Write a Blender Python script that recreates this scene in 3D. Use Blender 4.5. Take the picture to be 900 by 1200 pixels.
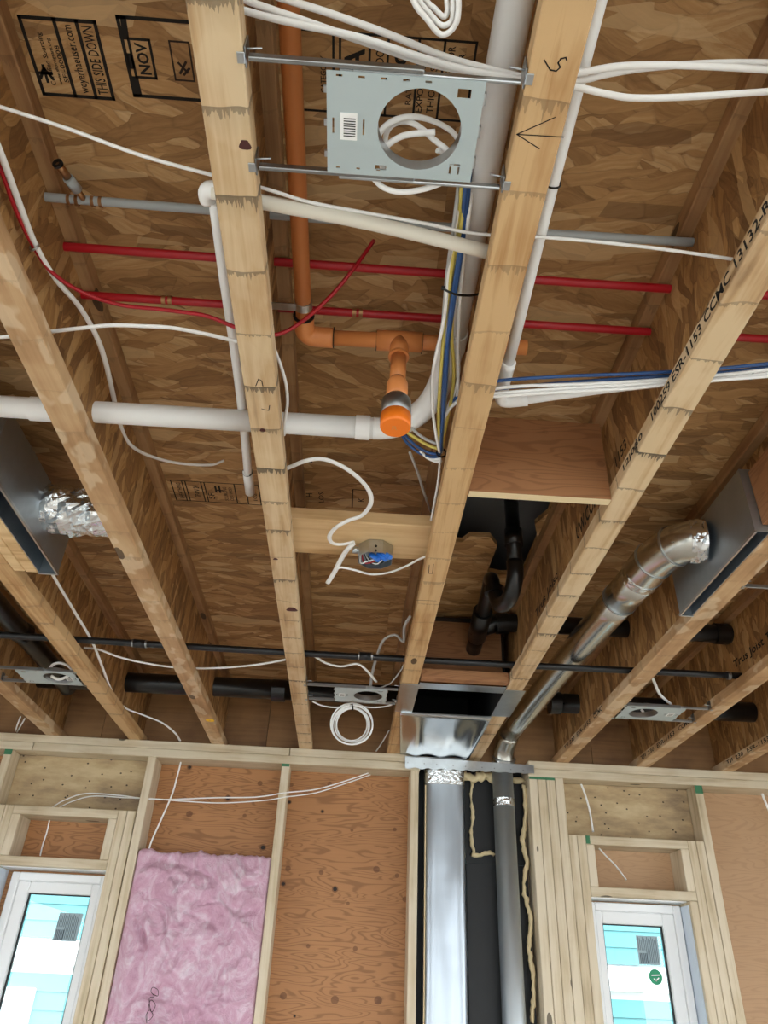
import bpy, bmesh, math, random
from mathutils import Vector, Matrix, noise

for _o in list(bpy.data.objects): bpy.data.objects.remove(_o)
scene = bpy.context.scene
COL = scene.collection
R = math.radians
random.seed(7)

# ------------------------------------------------------------------ camera
cam_data = bpy.data.cameras.new('camera')
cam = bpy.data.objects.new('camera', cam_data); COL.objects.link(cam)
cam_data.sensor_fit = 'VERTICAL'; cam_data.sensor_height = 24.0
cam_data.lens = 874.18 / 1200 * 24.0
cam_data.clip_start = 0.02; cam_data.clip_end = 200
_p, _r, _y = R(33.035), R(2.603), R(1.637)
_fw = Vector((math.sin(_y) * math.cos(_p), math.cos(_y) * math.cos(_p), math.sin(_p)))
_rt = Vector((math.cos(_y), -math.sin(_y), 0))
_up = _rt.cross(_fw)
_r2 = _rt * math.cos(_r) + _up * math.sin(_r); _u2 = _up * math.cos(_r) - _rt * math.sin(_r)
_m = Matrix((_r2, _u2, -_fw)).transposed().to_4x4(); _m.translation = (0, 0, 1.7)
cam.matrix_world = _m
scene.camera = cam

# ------------------------------------------------------------------ daylight
world = bpy.data.worlds.new('overcast_sky'); scene.world = world
world.use_nodes = True
_bg = world.node_tree.nodes['Background']
_bg.inputs[0].default_value = (0.88, 0.95, 1.0, 1); _bg.inputs[1].default_value = 5.5
vs = scene.view_settings
vs.view_transform = 'Standard'; vs.look = 'None'; vs.gamma = 1.0; vs.use_curve_mapping = False
vs.exposure = 0.05

# ------------------------------------------------------------------ materials
def lin(h):
    h = h.lstrip('#'); v = [int(h[i:i + 2], 16) / 255 for i in (0, 2, 4)]
    return tuple(c / 12.92 if c <= .04045 else ((c + .055) / 1.055) ** 2.4 for c in v) + (1,)
class NT:
    def __init__(s, name):
        s.m = bpy.data.materials.new(name); s.m.use_nodes = True; s.t = s.m.node_tree
        s.b = s.t.nodes['Principled BSDF']
    def n(s, typ, ins=None, **kw):
        nd = s.t.nodes.new('ShaderNode' + typ)
        for k, v in kw.items(): setattr(nd, k, v)
        for k, v in (ins or {}).items():
            if isinstance(v, bpy.types.NodeSocket): s.t.links.new(v, nd.inputs[k])
            else: nd.inputs[k].default_value = v
        return nd
    def link(s, a, b): s.t.links.new(a, b)
    def math(s, op, a, b=0.0, c=None):
        ins = {0: a, 1: b}
        if c is not None: ins[2] = c
        return s.n('Math', ins, operation=op).outputs[0]
    def mix(s, f, a, b, mode='MIX'):
        nd = s.n('Mix', data_type='RGBA', blend_type=mode)
        for k, v in ((0, f), (6, a), (7, b)):
            if isinstance(v, bpy.types.NodeSocket): s.link(v, nd.inputs[k])
            else: nd.inputs[k].default_value = v
        return nd.outputs[2]
    def ramp(s, f, stops):
        nd = s.n('ValToRGB', {0: f}); cr = nd.color_ramp
        while len(cr.elements) < len(stops): cr.elements.new(.5)
        for e, (p, c) in zip(cr.elements, stops): e.position = p; e.color = c
        return nd.outputs[0]
    def coords(s, scale=(1, 1, 1), rot=(0, 0, 0), rnd=0.0):
        tc = s.n('TexCoord').outputs['Object']
        if rnd:
            oi = s.n('ObjectInfo').outputs['Random']
            v = s.n('CombineXYZ', {0: s.math('MULTIPLY', oi, rnd), 1: s.math('MULTIPLY', oi, rnd * 1.7), 2: s.math('MULTIPLY', oi, rnd * 2.3)})
            tc = s.n('VectorMath', {0: tc, 1: v.outputs[0]}, operation='ADD').outputs[0]
        return s.n('Mapping', {'Vector': tc, 'Rotation': rot, 'Scale': scale}).outputs[0]
    def set(s, **kw):
        for k, v in kw.items():
            k = k.replace('_', ' ')
            if isinstance(v, bpy.types.NodeSocket): s.link(v, s.b.inputs[k])
            else: s.b.inputs[k].default_value = v
        return s
    def bump(s, h, strength=.3, dist=.002):
        s.link(s.n('Bump', {'Height': h, 'Strength': strength, 'Distance': dist}).outputs[0], s.b.inputs['Normal']); return s

def plain(name, col, rough=.5, metal=0.0, **kw):
    m = NT(name); m.set(Base_Color=lin(col), Roughness=rough, Metallic=metal, **kw)
    nz = m.n('Texture' + 'Noise' if 0 else 'TexNoise', {'Vector': m.coords(), 'Scale': 30.0, 'Detail': 3.0}).outputs[0]
    m.set(Roughness=m.math('MULTIPLY_ADD', nz, .12, rough - .06))
    return m.m

def osb(name, tones, scale, rot_axis, rnd=3.0, rough=.7):
    """strand board: two tilted layers of long strands"""
    m = NT(name)
    lay = []
    for i, ang in enumerate((14, -22)):
        rot = [0, 0, 0]; rot[rot_axis] = R(ang)
        v0 = m.coords((1, 1, 1), rot, rnd + i)
        wn = m.n('TexNoise', {'Vector': v0, 'Scale': 9.0, 'Detail': 2.0}).outputs['Color']
        v0 = m.n('VectorMath', {0: v0, 1: m.n('VectorMath', {0: wn, 1: (.045, .045, .045)}, operation='MULTIPLY').outputs[0]}, operation='ADD').outputs[0]
        v = m.n('Mapping', {'Vector': v0, 'Scale': scale}).outputs[0]
        vo = m.n('TexVoronoi', {'Vector': v, 'Scale': 1.0, 'Randomness': 1.0})
        ed = m.n('TexVoronoi', {'Vector': v, 'Scale': 1.0, 'Randomness': 1.0}, feature='DISTANCE_TO_EDGE').outputs['Distance']
        sep = m.n('SeparateColor', {0: vo.outputs['Color']})
        g = m.n('TexNoise', {'Vector': m.n('Mapping', {'Vector': v0, 'Scale': tuple(c * 3.2 if c > 20 else c * .7 for c in scale)}).outputs[0], 'Scale': 1.0, 'Detail': 5.0, 'Roughness': .65}).outputs[0]
        val = m.math('ADD', m.math('MULTIPLY', sep.outputs[0], .46), m.math('MULTIPLY', g, .66))
        col = m.ramp(val, [(.12, tones[0]), (.42, tones[1]), (.68, tones[2]), (.95, tones[3])])
        e = m.math('MINIMUM', m.math('MULTIPLY', ed, 20.0), 1.0)
        col = m.mix(m.math('MULTIPLY', m.math('SUBTRACT', 1.0, e), .34), col, tones[0])
        lay.append((col, sep.outputs[1], val, e))
    f = m.math('GREATER_THAN', lay[0][1], .52)
    col = m.mix(f, lay[0][0], lay[1][0])
    rot = [0, 0, 0]; rot[rot_axis] = R(38)
    lv = m.n('TexVoronoi', {'Vector': m.coords(tuple(c * (.9 if c > 20 else .75) for c in scale), rot, rnd + 2), 'Scale': 1.0})
    pick = m.math('GREATER_THAN', m.n('SeparateColor', {0: lv.outputs['Color']}).outputs[1], .86)
    col = m.mix(m.math('MULTIPLY', pick, .5), col, tones[3])
    pick2 = m.math('LESS_THAN', m.n('SeparateColor', {0: lv.outputs['Color']}).outputs[1], .10)
    col = m.mix(m.math('MULTIPLY', pick2, .5), col, tones[0])
    big = m.n('TexNoise', {'Vector': m.coords((1, 1, 1), rnd=rnd), 'Scale': 2.6, 'Detail': 3.0}).outputs[0]
    col = m.mix(m.math('MULTIPLY', big, .22), col, tones[1])
    m.set(Base_Color=col, Roughness=rough)
    h = m.math('ADD', lay[0][2], m.math('MULTIPLY', lay[1][2], .6))
    m.bump(h, .5, .0025)
    return m.m

def lumber(name, a, b, dark, axis, knots=.5, marks=0.0, rnd=5.0, streak=.8, rough=.62, patch=0.0):
    """sawn wood with the grain along one axis, sparse knots, optional dark cross stains"""
    m = NT(name)
    sc = [34, 34, 34]; sc[axis] = 1.6
    v = m.coords(tuple(sc), rnd=rnd)
    g = m.n('TexNoise', {'Vector': v, 'Scale': 1.0, 'Detail': 6.0, 'Roughness': .6, 'Distortion': .6}).outputs[0]
    v1 = m.coords((1, 1, 1), rnd=rnd)
    blot = m.n('TexNoise', {'Vector': v1, 'Scale': 4.5, 'Detail': 4.0}).outputs[0]
    val = m.math('ADD', m.math('MULTIPLY', g, streak), m.math('MULTIPLY', blot, 1 - streak * .5))
    col = m.ramp(m.math('MULTIPLY', val, .8), [(.36, dark), (.49, b), (.62, a)])
    if patch:
        pn_ = m.n('TexNoise', {'Vector': m.coords((1, .55, 1), rnd=rnd), 'Scale': 16.0, 'Detail': 2.0}).outputs[0]
        pf = m.math('MULTIPLY', m.math('SMOOTH_MIN', m.math('MAXIMUM', m.math('MULTIPLY', m.math('SUBTRACT', pn_, .52), 22.0), 0.0), 1.0, .1), patch * .55)
        col = m.mix(pf, col, lin('#ead6b6'))
    if knots:
        ks = [16, 16, 16]; ks[axis] = 6.0
        kv = m.n('TexVoronoi', {'Vector': m.coords(tuple(ks), rnd=rnd), 'Scale': 1.0})
        pick = m.math('GREATER_THAN', m.n('SeparateColor', {0: kv.outputs['Color']}).outputs[2], 1 - .22 * knots)
        k = m.math('MULTIPLY', pick, m.math('LESS_THAN', kv.outputs['Distance'], .2))
        col = m.mix(m.math('MULTIPLY', k, .85), col, tuple(c * .18 for c in dark[:3]) + (1,))
    if marks:
        sx = m.n('SeparateXYZ', {0: v1})
        ax = sx.outputs[axis]
        other = sx.outputs[0 if axis != 0 else 1]
        wob = m.n('TexNoise', {'Vector': v1, 'Scale': 7.0, 'Detail': 2.0}).outputs[0]
        rag = m.n('TexNoise', {'Vector': m.coords((190, 14, 60), rnd=rnd), 'Scale': 1.0, 'Detail': 3.0}).outputs[0]
        run = m.math('MULTIPLY_ADD', ax, 7.3, m.math('MULTIPLY', wob, .30))
        ph = m.math('FRACT', run)
        cell = m.n('TexWhiteNoise', {'W': m.math('FLOOR', run)}, noise_dimensions='1D').outputs['Value']
        width = m.math('MULTIPLY', m.math('MAXIMUM', m.math('SUBTRACT', rag, .34), 0.0), m.math('MULTIPLY_ADD', cell, .55, .12))
        inside = m.math('MULTIPLY', m.math('LESS_THAN', ph, width), m.math('MULTIPLY_ADD', cell, .5, .45))
        line = m.math('MULTIPLY', m.math('LESS_THAN', ph, m.math('MULTIPLY_ADD', rag, .03, .008)), m.math('MULTIPLY_ADD', cell, .6, .4))
        f = m.math('MAXIMUM', m.math('MULTIPLY', inside, .9 * marks), m.math('MULTIPLY', line, .95 * marks))
        smear = m.math('MULTIPLY', m.math('MULTIPLY', m.math('MAXIMUM', m.math('SUBTRACT', 1.0, m.math('MULTIPLY', ph, 3.2)), 0.0), m.math('GREATER_THAN', cell, .45)), .38 * marks)
        soft = m.math('MAXIMUM', m.math('MULTIPLY', f, m.math('MULTIPLY_ADD', blot, 1.2, .3)), m.math('MULTIPLY', smear, blot))
        col = m.mix(soft, col, lin('#2e2720'))
    m.set(Base_Color=col, Roughness=rough)
    m.bump(g, .25, .0015)
    return m.m

def fir_ply(name, a, b, dark, vert=2, horiz=0, knot=1.0, wave=.42):
    """rotary-cut fir plywood: wavy cathedral grain along x"""
    m = NT(name)
    v1 = m.coords((1, 1, 1), rnd=4.0)
    sc = [1, 1, 1]; sc[horiz] = 2.4; sc[vert] = 15.0
    n1 = m.n('TexNoise', {'Vector': m.coords(tuple(sc), rnd=4.0), 'Scale': 1.0, 'Detail': 2.0, 'Roughness': .45, 'Distortion': .5}).outputs[0]
    rings = m.math('FRACT', m.math('MULTIPLY', n1, 15.0))
    tri = m.math('ABSOLUTE', m.math('SUBTRACT', rings, .5))
    fs = [1, 1, 1]; fs[horiz] = 8; fs[vert] = 170
    fine = m.n('TexNoise', {'Vector': m.coords(tuple(fs), rnd=4.0), 'Scale': 1.0, 'Detail': 4.0}).outputs[0]
    big = m.n('TexNoise', {'Vector': v1, 'Scale': 3.0, 'Detail': 2.0}).outputs[0]
    base = m.mix(big, a, b)
    col = m.mix(m.math('MULTIPLY', m.math('SMOOTH_MIN', m.math('MAXIMUM', m.math('MULTIPLY', m.math('SUBTRACT', tri, .30), 8.0), 0.0), 1.0, .2), wave * 1.25), base, dark)
    col = m.mix(m.math('MULTIPLY', fine, .22), col, dark)
    if knot:
        sx_ = m.n('SeparateXYZ', {0: m.coords((5.5, 5.5, 6.0))})
        kv = m.n('TexVoronoi', {'Vector': m.n('CombineXYZ', {0: sx_.outputs[0], 1: sx_.outputs[2]}).outputs[0], 'Scale': 1.0}, voronoi_dimensions='2D')
        sc_ = m.n('SeparateColor', {0: kv.outputs['Color']})
        r_ = m.math('MULTIPLY_ADD', sc_.outputs[0], .06, .035)
        k = m.math('LESS_THAN', kv.outputs['Distance'], r_)
        k2 = m.math('LESS_THAN', kv.outputs['Distance'], m.math('MULTIPLY', r_, .62))
        col = m.mix(m.math('MULTIPLY', k, .6 * knot), col, lin('#5b351c'))
        col = m.mix(m.math('MULTIPLY', k2, m.math('MULTIPLY', m.math('GREATER_THAN', sc_.outputs[1], .5), .92 * knot)), col, lin('#140b06'))
    m.set(Base_Color=col, Roughness=.6)
    m.bump(fine, .15, .001)
    return m.m

def metal(name, col, rough, streak_axis=None, amp=.12, bump=.12, spangle=0.0, bscale=6.0):
    m = NT(name)
    sc = [9, 9, 9]
    if streak_axis is not None: sc = [30, 30, 30]; sc[streak_axis] = 1.2
    nz = m.n('TexNoise', {'Vector': m.coords(tuple(sc), rnd=2.0), 'Scale': 1.0, 'Detail': 4.0}).outputs[0]
    c = lin(col)
    cc = m.mix(nz, tuple(x * .82 for x in c[:3]) + (1,), tuple(min(1, x * 1.12) for x in c[:3]) + (1,))
    if spangle:
        vo = m.n('TexVoronoi', {'Vector': m.coords(), 'Scale': 70.0})
        cc = m.mix(m.math('MULTIPLY', m.n('SeparateColor', {0: vo.outputs['Color']}).outputs[0], spangle), cc, tuple(x * .6 for x in c[:3]) + (1,))
    m.set(Base_Color=cc, Metallic=1.0, Roughness=m.math('MULTIPLY_ADD', nz, amp, rough - amp / 2))
    dn = m.n('TexNoise', {'Vector': m.coords((1, 1, 1)), 'Scale': bscale, 'Detail': 2.0}).outputs[0]
    m.bump(dn, bump, .02)
    return m.m

T = [lin('#684a2d'), lin('#a2794a'), lin('#c09663'), lin('#e2c394')]
T2 = [lin('#563719'), lin('#8f663c'), lin('#b2854f'), lin('#d8b07a')]
M = {}
M['osb_sheathing'] = osb('osb_sheathing', T, (8, 34, 34), 2)
M['osb_web'] = osb('osb_web', T2, (45, 38, 10), 0, rnd=7.0)
M['flange'] = lumber('flange_marked', lin('#d6bb94'), lin('#c29f74'), lin('#8a6844'), 1, .5, 1.0, patch=.25)
M['flange_soft'] = lumber('flange_soft_marked', lin('#cfaa7a'), lin('#b68a58'), lin('#7b5530'), 1, .4, .5, streak=1.0)
M['flange_plain'] = lumber('flange_blotched', lin('#cfae84'), lin('#bb946a'), lin('#9a734b'), 1, .3, .22, streak=.45, patch=.7)
M['flange_top'] = lumber('flange_top', lin('#b08a60'), lin('#98704a'), lin('#725033'), 1, .5, .35)
M['stud'] = lumber('spruce_stud', lin('#d9cab0'), lin('#cab899'), lin('#a99678'), 2, .5)
M['plate'] = lumber('spruce_plate', lin('#d8cab0'), lin('#c8b698'), lin('#a69376'), 0, .7)
M['crip'] = lumber('spruce_short', lin('#dccdb4'), lin('#d0bfa2'), lin('#b5a284'), 2, .2, rnd=9.0)
M['block'] = lumber('pine_block', lin('#e6c594'), lin('#d8b281'), lin('#bc925e'), 0, .6, rnd=1.0)
M['ply'] = fir_ply('fir_plywood', lin('#c08a59'), lin('#ad784a'), lin('#754a2b'))
M['ply_plain'] = fir_ply('plain_plywood', lin('#c6a27e'), lin('#b9936c'), lin('#977150'), knot=0, wave=.2)
M['ply_block'] = fir_ply('plywood_block', lin('#a8764d'), lin('#9a6a44'), lin('#7d5233'), knot=.25)
def dirty(name):
    m = NT(name)
    n1 = m.n('TexNoise', {'Vector': m.coords((2.2, 2.2, 7)), 'Scale': 1.6, 'Detail': 6.0, 'Roughness': .65}).outputs[0]
    col = m.ramp(n1, [(.3, lin('#84705a')), (.5, lin('#b59c77')), (.68, lin('#cdb891'))])
    sx_ = m.n('SeparateXYZ', {0: m.coords((12, 12, 15))})
    vo = m.n('TexVoronoi', {'Vector': m.n('CombineXYZ', {0: sx_.outputs[0], 1: sx_.outputs[2]}).outputs[0], 'Scale': 1.0}, voronoi_dimensions='2D')
    k = m.math('LESS_THAN', vo.outputs['Distance'], .055)
    col = m.mix(m.math('MULTIPLY', k, .9), col, lin('#2a1c12'))
    m.set(Base_Color=col, Roughness=.75); m.bump(n1, .2, .001); return m.m
M['header_face'] = dirty('weathered_plywood')
M['rim'] = lumber('rim_board', lin('#a98055'), lin('#96704a'), lin('#77553a'), 0, .2, streak=.5)
M['edge'] = plain('fresh_cut_edge', '#e3cda2', .7)
M['galv'] = metal('galvanised_sheet', '#c3c8cb', .3, None, .14, .08, .18)
M['duct'] = metal('duct_sheet', '#c9cccd', .27, 2, .2, .3, 0, 5.0)
M['duct_round'] = metal('duct_round_sheet', '#c9c8c2', .25, 1, .14, .08, 0, 5.0)
M['stack'] = metal('stack_sheet', '#aab1b8', .36, 2, .22, .25, 0, 4.0)
M['wallpipe'] = metal('wall_pipe_sheet', '#d3dbe0', .52, 2, .15, .12, 0, 6.0)
M['pan'] = metal('pan_sheet', '#cdd0d2', .2, 1, .12, .03, 0, 4.0)
M['boot'] = metal('boot_sheet', '#b4bec6', .45, None, .1, .05, .1)
M['can'] = plain('lamp_plate_zinc', '#b9c6c8', .45, .25)
M['bar'] = metal('hanger_bar_steel', '#9a9c9c', .38, None, .1, .05, 0)
def foil_m():
    m = NT('crumpled_foil')
    vo = m.n('TexVoronoi', {'Vector': m.coords((1, 1, 1)), 'Scale': 55.0}, feature='F1')
    n1 = m.n('TexNoise', {'Vector': m.coords(), 'Scale': 40.0, 'Detail': 4.0, 'Distortion': 1.5}).outputs[0]
    m.set(Base_Color=lin('#dfe1e2'), Metallic=1.0, Roughness=.2)
    m.bump(m.math('ADD', vo.outputs['Distance'], n1), .55, .006); return m.m
M['foil'] = foil_m()
M['pvc'] = plain('white_pvc', '#f7f7f6', .35)
M['pvc_cream'] = plain('cream_pvc', '#e6e0d2', .4)
M['pex_grey'] = plain('grey_pex', '#aab0b2', .45)
M['pex_red'] = plain('red_pex', '#b3101f', .4)
M['wire_red'] = plain('red_wire', '#a80f1e', .4)
M['orange'] = plain('orange_cpvc', '#da8a4e', .42)
M['orange_bright'] = plain('orange_cap', '#f07a1c', .4)
M['abs'] = plain('black_abs', '#0c0d0f', .3)
M['gas'] = plain('black_iron', '#17171a', .4)
M['brass'] = plain('crimp_brass', '#a9805a', .35, .9)
M['romex'] = plain('white_cable', '#f4f3f1', .45)
M['cable_grey'] = plain('grey_cable', '#b9b8b6', .45)
M['blue'] = plain('blue_cable', '#284f86', .4)
M['yellow'] = plain('yellow_cable', '#d9c662', .45)
M['blue_nut'] = plain('blue_connector', '#2b74d8', .35)
M['black'] = plain('black_plastic', '#101010', .45)
M['ink'] = plain('black_ink', '#1a130d', .85)
M['ink_soft'] = plain('faded_ink', '#33241a', .9)
M['white_vinyl'] = plain('white_vinyl', '#eff0f1', .35)
M['tape'] = plain('white_blue_tape', '#d7e2ee', .5)
M['label'] = plain('paper_label', '#f2f2f0', .6)
M['sticker'] = plain('grey_sticker', '#a4b8c0', .5)
M['sticker_ink'] = plain('sticker_ink', '#3d4a52', .6)
M['green'] = plain('green_sticker', '#1f9468', .5)
M['green_paint'] = plain('green_paint', '#3f7a55', .7)
M['yellow_paint'] = plain('yellow_tag', '#f2c21e', .6)
M['knot'] = plain('resin_knot', '#4a1f1c', .6)
M['foam'] = plain('spray_foam', '#e3cfa4', .8)
M['membrane_duct_dark'] = plain('black_membrane_and_duct_dark', '#17181a', .55)
M['tub'] = plain('grey_tub', '#6e7072', .6)
M['floor'] = fir_ply('pale_bounce_subfloor', lin('#d6d0c6'), lin('#c9c2b6'), lin('#b5ab9c'), vert=1)  # unseen floor, made pale grey to bounce more neutral light upward
M['wrap'] = plain('pale_house_wrap', '#d9dadb', .6)
M['siding'] = plain('pale_cyan_siding', '#69aab0', .6)
M['siding_white'] = plain('white_siding', '#ffffff', .6)
M['ground'] = plain('gravel_ground', '#9a968c', .9)
def pink_m():
    m = NT('pink_fibreglass')
    n1 = m.n('TexNoise', {'Vector': m.coords((1, 1, .8)), 'Scale': 11.0, 'Detail': 8.0, 'Roughness': .7, 'Distortion': 2.0}).outputs[0]
    n2 = m.n('TexNoise', {'Vector': m.coords((1, 1, 1)), 'Scale': 60.0, 'Detail': 6.0, 'Distortion': 3.0}).outputs[0]
    col = m.ramp(n1, [(.3, lin('#c895ab')), (.5, lin('#d9b0c3')), (.7, lin('#ecdbe4'))])
    m.set(Base_Color=col, Roughness=.95); m.bump(m.math('ADD', n1, n2), .6, .01); return m.m
M['pink'] = pink_m()
def glass_m():
    m = NT('window_glass')
    m.set(Base_Color=(.95, 1, 1, 1), Roughness=0.0, IOR=1.45, Transmission_Weight=1.0)
    return m.m
M['glass'] = glass_m()

# ------------------------------------------------------------------ mesh helpers
def link(o, parent=None):
    COL.objects.link(o)
    if parent is not None: o.parent = parent
    return o
def mesh_obj(name, verts, faces, mat, parent=None, smooth=False):
    me = bpy.data.meshes.new(name); me.from_pydata([tuple(v) for v in verts], [], faces); me.update()
    if mat: me.materials.append(M[mat])
    if smooth: me.polygons.foreach_set('use_smooth', [True] * len(me.polygons))
    return link(bpy.data.objects.new(name, me), parent)
def tag(o, label, cat, group=None, kind=None):
    o['label'] = label; o['category'] = cat
    if group: o['group'] = group
    if kind: o['kind'] = kind
    return o
def empty(name, loc=(0, 0, 0)):
    o = bpy.data.objects.new(name, None); o.location = loc; o.empty_display_size = .1
    return link(o)
def thing(name, label, cat, loc=(0, 0, 0), group=None): return tag(empty(name, loc), label, cat, group)
def rel(parent, p): return Vector(p) - parent.location if parent is not None and parent.parent is None else Vector(p)
BOXF = [(0, 3, 2, 1), (4, 5, 6, 7), (0, 1, 5, 4), (1, 2, 6, 5), (2, 3, 7, 6), (3, 0, 4, 7)]
def box(name, x0, x1, y0, y1, z0, z1, mat, parent=None, bev=0.0):
    """axis-aligned block with its edges eased; coordinates are world metres"""
    off = root_loc(parent)
    bm = bmesh.new()
    vs_ = [bm.verts.new(Vector(p) - off) for p in ((x0, y0, z0), (x1, y0, z0), (x1, y1, z0), (x0, y1, z0), (x0, y0, z1), (x1, y0, z1), (x1, y1, z1), (x0, y1, z1))]
    for f in BOXF: bm.faces.new([vs_[i] for i in f])
    if bev: bmesh.ops.bevel(bm, geom=bm.edges[:], offset=bev, segments=1, affect='EDGES')
    me = bpy.data.meshes.new(name); bm.to_mesh(me); bm.free(); me.materials.append(M[mat])
    return link(bpy.data.objects.new(name, me), parent)
def root_loc(p):
    v = Vector((0, 0, 0))
    while p is not None: v += p.location; p = p.parent
    return v
def spline(pts, n):
    pts = [Vector(p) for p in pts]
    if len(pts) < 3 or n <= 1: return pts
    out = []
    P = [pts[0] * 2 - pts[1]] + pts + [pts[-1] * 2 - pts[-2]]
    for i in range(1, len(P) - 2):
        a, b, c, d = P[i - 1:i + 3]
        for k in range(n):
            t = k / n
            out.append(.5 * ((2 * b) + (c - a) * t + (2 * a - 5 * b + 4 * c - d) * t * t + (3 * b - a - 3 * c + d) * t ** 3))
    out.append(pts[-1]); return out
def sweep(path, ra, rb=None, seg=10, radii=None, roll=0.0, closed=False):
    rb = rb or ra; verts = []; faces = []; N = len(path)
    t0 = (path[1] - path[0]).normalized()
    up = Vector((0, 0, 1)) if abs(t0.z) < .9 else Vector((1, 0, 0))
    u = (up - t0 * up.dot(t0)).normalized()
    for i, p in enumerate(path):
        t = ((path[min(i + 1, N - 1)] - path[max(i - 1, 0)])).normalized()
        u = (u - t * u.dot(t)).normalized(); w = t.cross(u)
        k = radii[i] if radii else 1.0
        for s in range(seg):
            a = 2 * math.pi * s / seg + roll
            verts.append(p + w * (math.cos(a) * ra * k) + u * (math.sin(a) * rb * k))
    for i in range(N - 1):
        for s in range(seg):
            a, b = i * seg + s, i * seg + (s + 1) % seg
            faces.append((a, b, b + seg, a + seg))
    faces.append(tuple(range(seg - 1, -1, -1))); faces.append(tuple(range((N - 1) * seg, N * seg)))
    return verts, faces
def tube(name, pts, r, mat, parent=None, n=6, rb=None, seg=10, radii=None):
    path = spline(pts, n); off = root_loc(parent)
    v, f = sweep(path, r, rb, seg, radii)
    o = mesh_obj(name, [p - off for p in v], f, mat, parent, True)
    o.data.polygons[-1].use_smooth = o.data.polygons[-2].use_smooth = False
    return o
def ring(name, c, axis, r_in, r_out, length, mat, parent=None, seg=24):
    """short sleeve around an axis"""
    c = Vector(c); a = Vector(axis).normalized(); off = root_loc(parent)
    u = a.orthogonal().normalized(); w = a.cross(u); verts = []; faces = []
    for (rr, h) in ((r_in, -.5), (r_out, -.5), (r_out, .5), (r_in, .5)):
        for s in range(seg):
            t = 2 * math.pi * s / seg
            verts.append(c + a * (h * length) + (u * math.cos(t) + w * math.sin(t)) * rr - off)
    for k in range(4):
        for s in range(seg):
            faces.append((k * seg + s, k * seg + (s + 1) % seg, ((k + 1) % 4) * seg + (s + 1) % seg, ((k + 1) % 4) * seg + s))
    o = mesh_obj(name, verts, faces, mat, parent, False)
    return o
def sheet(name, loops, thick, mat, parent=None, matrix=None):
    """flat plate with holes: first loop outer, others holes, extruded"""
    cu = bpy.data.curves.new(name, 'CURVE'); cu.dimensions = '2D'; cu.fill_mode = 'BOTH'; cu.extrude = thick / 2
    for lp in loops:
        sp = cu.splines.new('POLY'); sp.points.add(len(lp) - 1); sp.use_cyclic_u = True
        for q, p in zip(sp.points, lp): q.co = (p[0], p[1], 0, 1)
    tmp = bpy.data.objects.new(name, cu); me = bpy.data.meshes.new_from_object(tmp)
    bpy.data.objects.remove(tmp); bpy.data.curves.remove(cu)
    if matrix is not None: me.transform(matrix)
    me.transform(Matrix.Translation(-root_loc(parent)))
    me.materials.clear(); me.materials.append(M[mat]); me.name = name
    return link(bpy.data.objects.new(name, me), parent)
def circ(cx, cy, r, n=40): return [(cx + r * math.cos(2 * math.pi * i / n), cy + r * math.sin(2 * math.pi * i / n)) for i in range(n)]
def rect(x0, y0, x1, y1): return [(x0, y0), (x1, y0), (x1, y1), (x0, y1)]
def frame_of(o, d, u):
    d = Vector(d).normalized(); u = Vector(u); u = (u - d * u.dot(d)).normalized(); n_ = d.cross(u)
    m = Matrix((d, u, n_)).transposed().to_4x4(); m.translation = o; return m
def text(name, s, origin, d, u, h, mat, parent=None, width=None, bold=0.0):
    cu = bpy.data.curves.new(name, 'FONT'); cu.body = s; cu.size = 1.0; cu.extrude = .0; cu.offset = bold; cu.resolution_u = 2
    tmp = bpy.data.objects.new(name, cu); me = bpy.data.meshes.new_from_object(tmp)
    bpy.data.objects.remove(tmp); bpy.data.curves.remove(cu)
    xs = [v.co.x for v in me.vertices]; ys = [v.co.y for v in me.vertices]
    x0, w_, y0, hh = min(xs), max(xs) - min(xs), min(ys), max(ys) - min(ys)
    sx = (width / w_) if width else h / hh
    for v in me.vertices: v.co = ((v.co.x - x0) * sx, (v.co.y - y0) * h / hh, 0)
    me.transform(frame_of(Vector(origin) - root_loc(parent), d, u))
    me.materials.clear(); me.materials.append(M[mat])
    return link(bpy.data.objects.new(name, me), parent)
def stroke(name, segs, w, d, u, origin, mat, parent=None):
    """printed straight lines: (x0,y0,x1,y1) in the print's own plane, as flat strips"""
    verts, faces = [], []
    for (x0, y0, x1, y1) in segs:
        a, b = Vector((x0, y0, 0)), Vector((x1, y1, 0)); t = (b - a).normalized(); n_ = Vector((-t.y, t.x, 0)) * (w / 2)
        k = len(verts); verts += [a - n_ - t * w / 2, b - n_ + t * w / 2, b + n_ + t * w / 2, a + n_ - t * w / 2]; faces.append((k, k + 1, k + 2, k + 3))
    me = bpy.data.meshes.new(name); me.from_pydata(verts, [], faces); me.transform(frame_of(Vector(origin) - root_loc(parent), d, u))
    me.materials.append(M[mat]); return link(bpy.data.objects.new(name, me), parent)
def cable(name, label, pts, mat='romex', r=.0048, rb=.0028, n=8, cat='cable', group=None):
    o = tube(name, pts, r, mat, None, n, rb, 8)
    return tag(o, label, cat, group)

ZJ, ZS, YW = 2.70, 3.002, 3.685        # joist underside, sheathing underside, wall face
# ================================================================== setting
fl = empty('floor'); fl['kind'] = 'structure'
k = 0
for i in range(4):
    for j in range(6):
        box('floor_panel', -2.75 + i * 1.5, -2.75 + (i + 1) * 1.5 - .003, -3.4 + j * 1.22, -3.4 + (j + 1) * 1.22 - .003, -.018, 0, 'floor', fl, .001)
gr = box('ground', -14, 14, -14, 16, -.60, -.45, 'ground'); gr['kind'] = 'structure'
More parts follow.
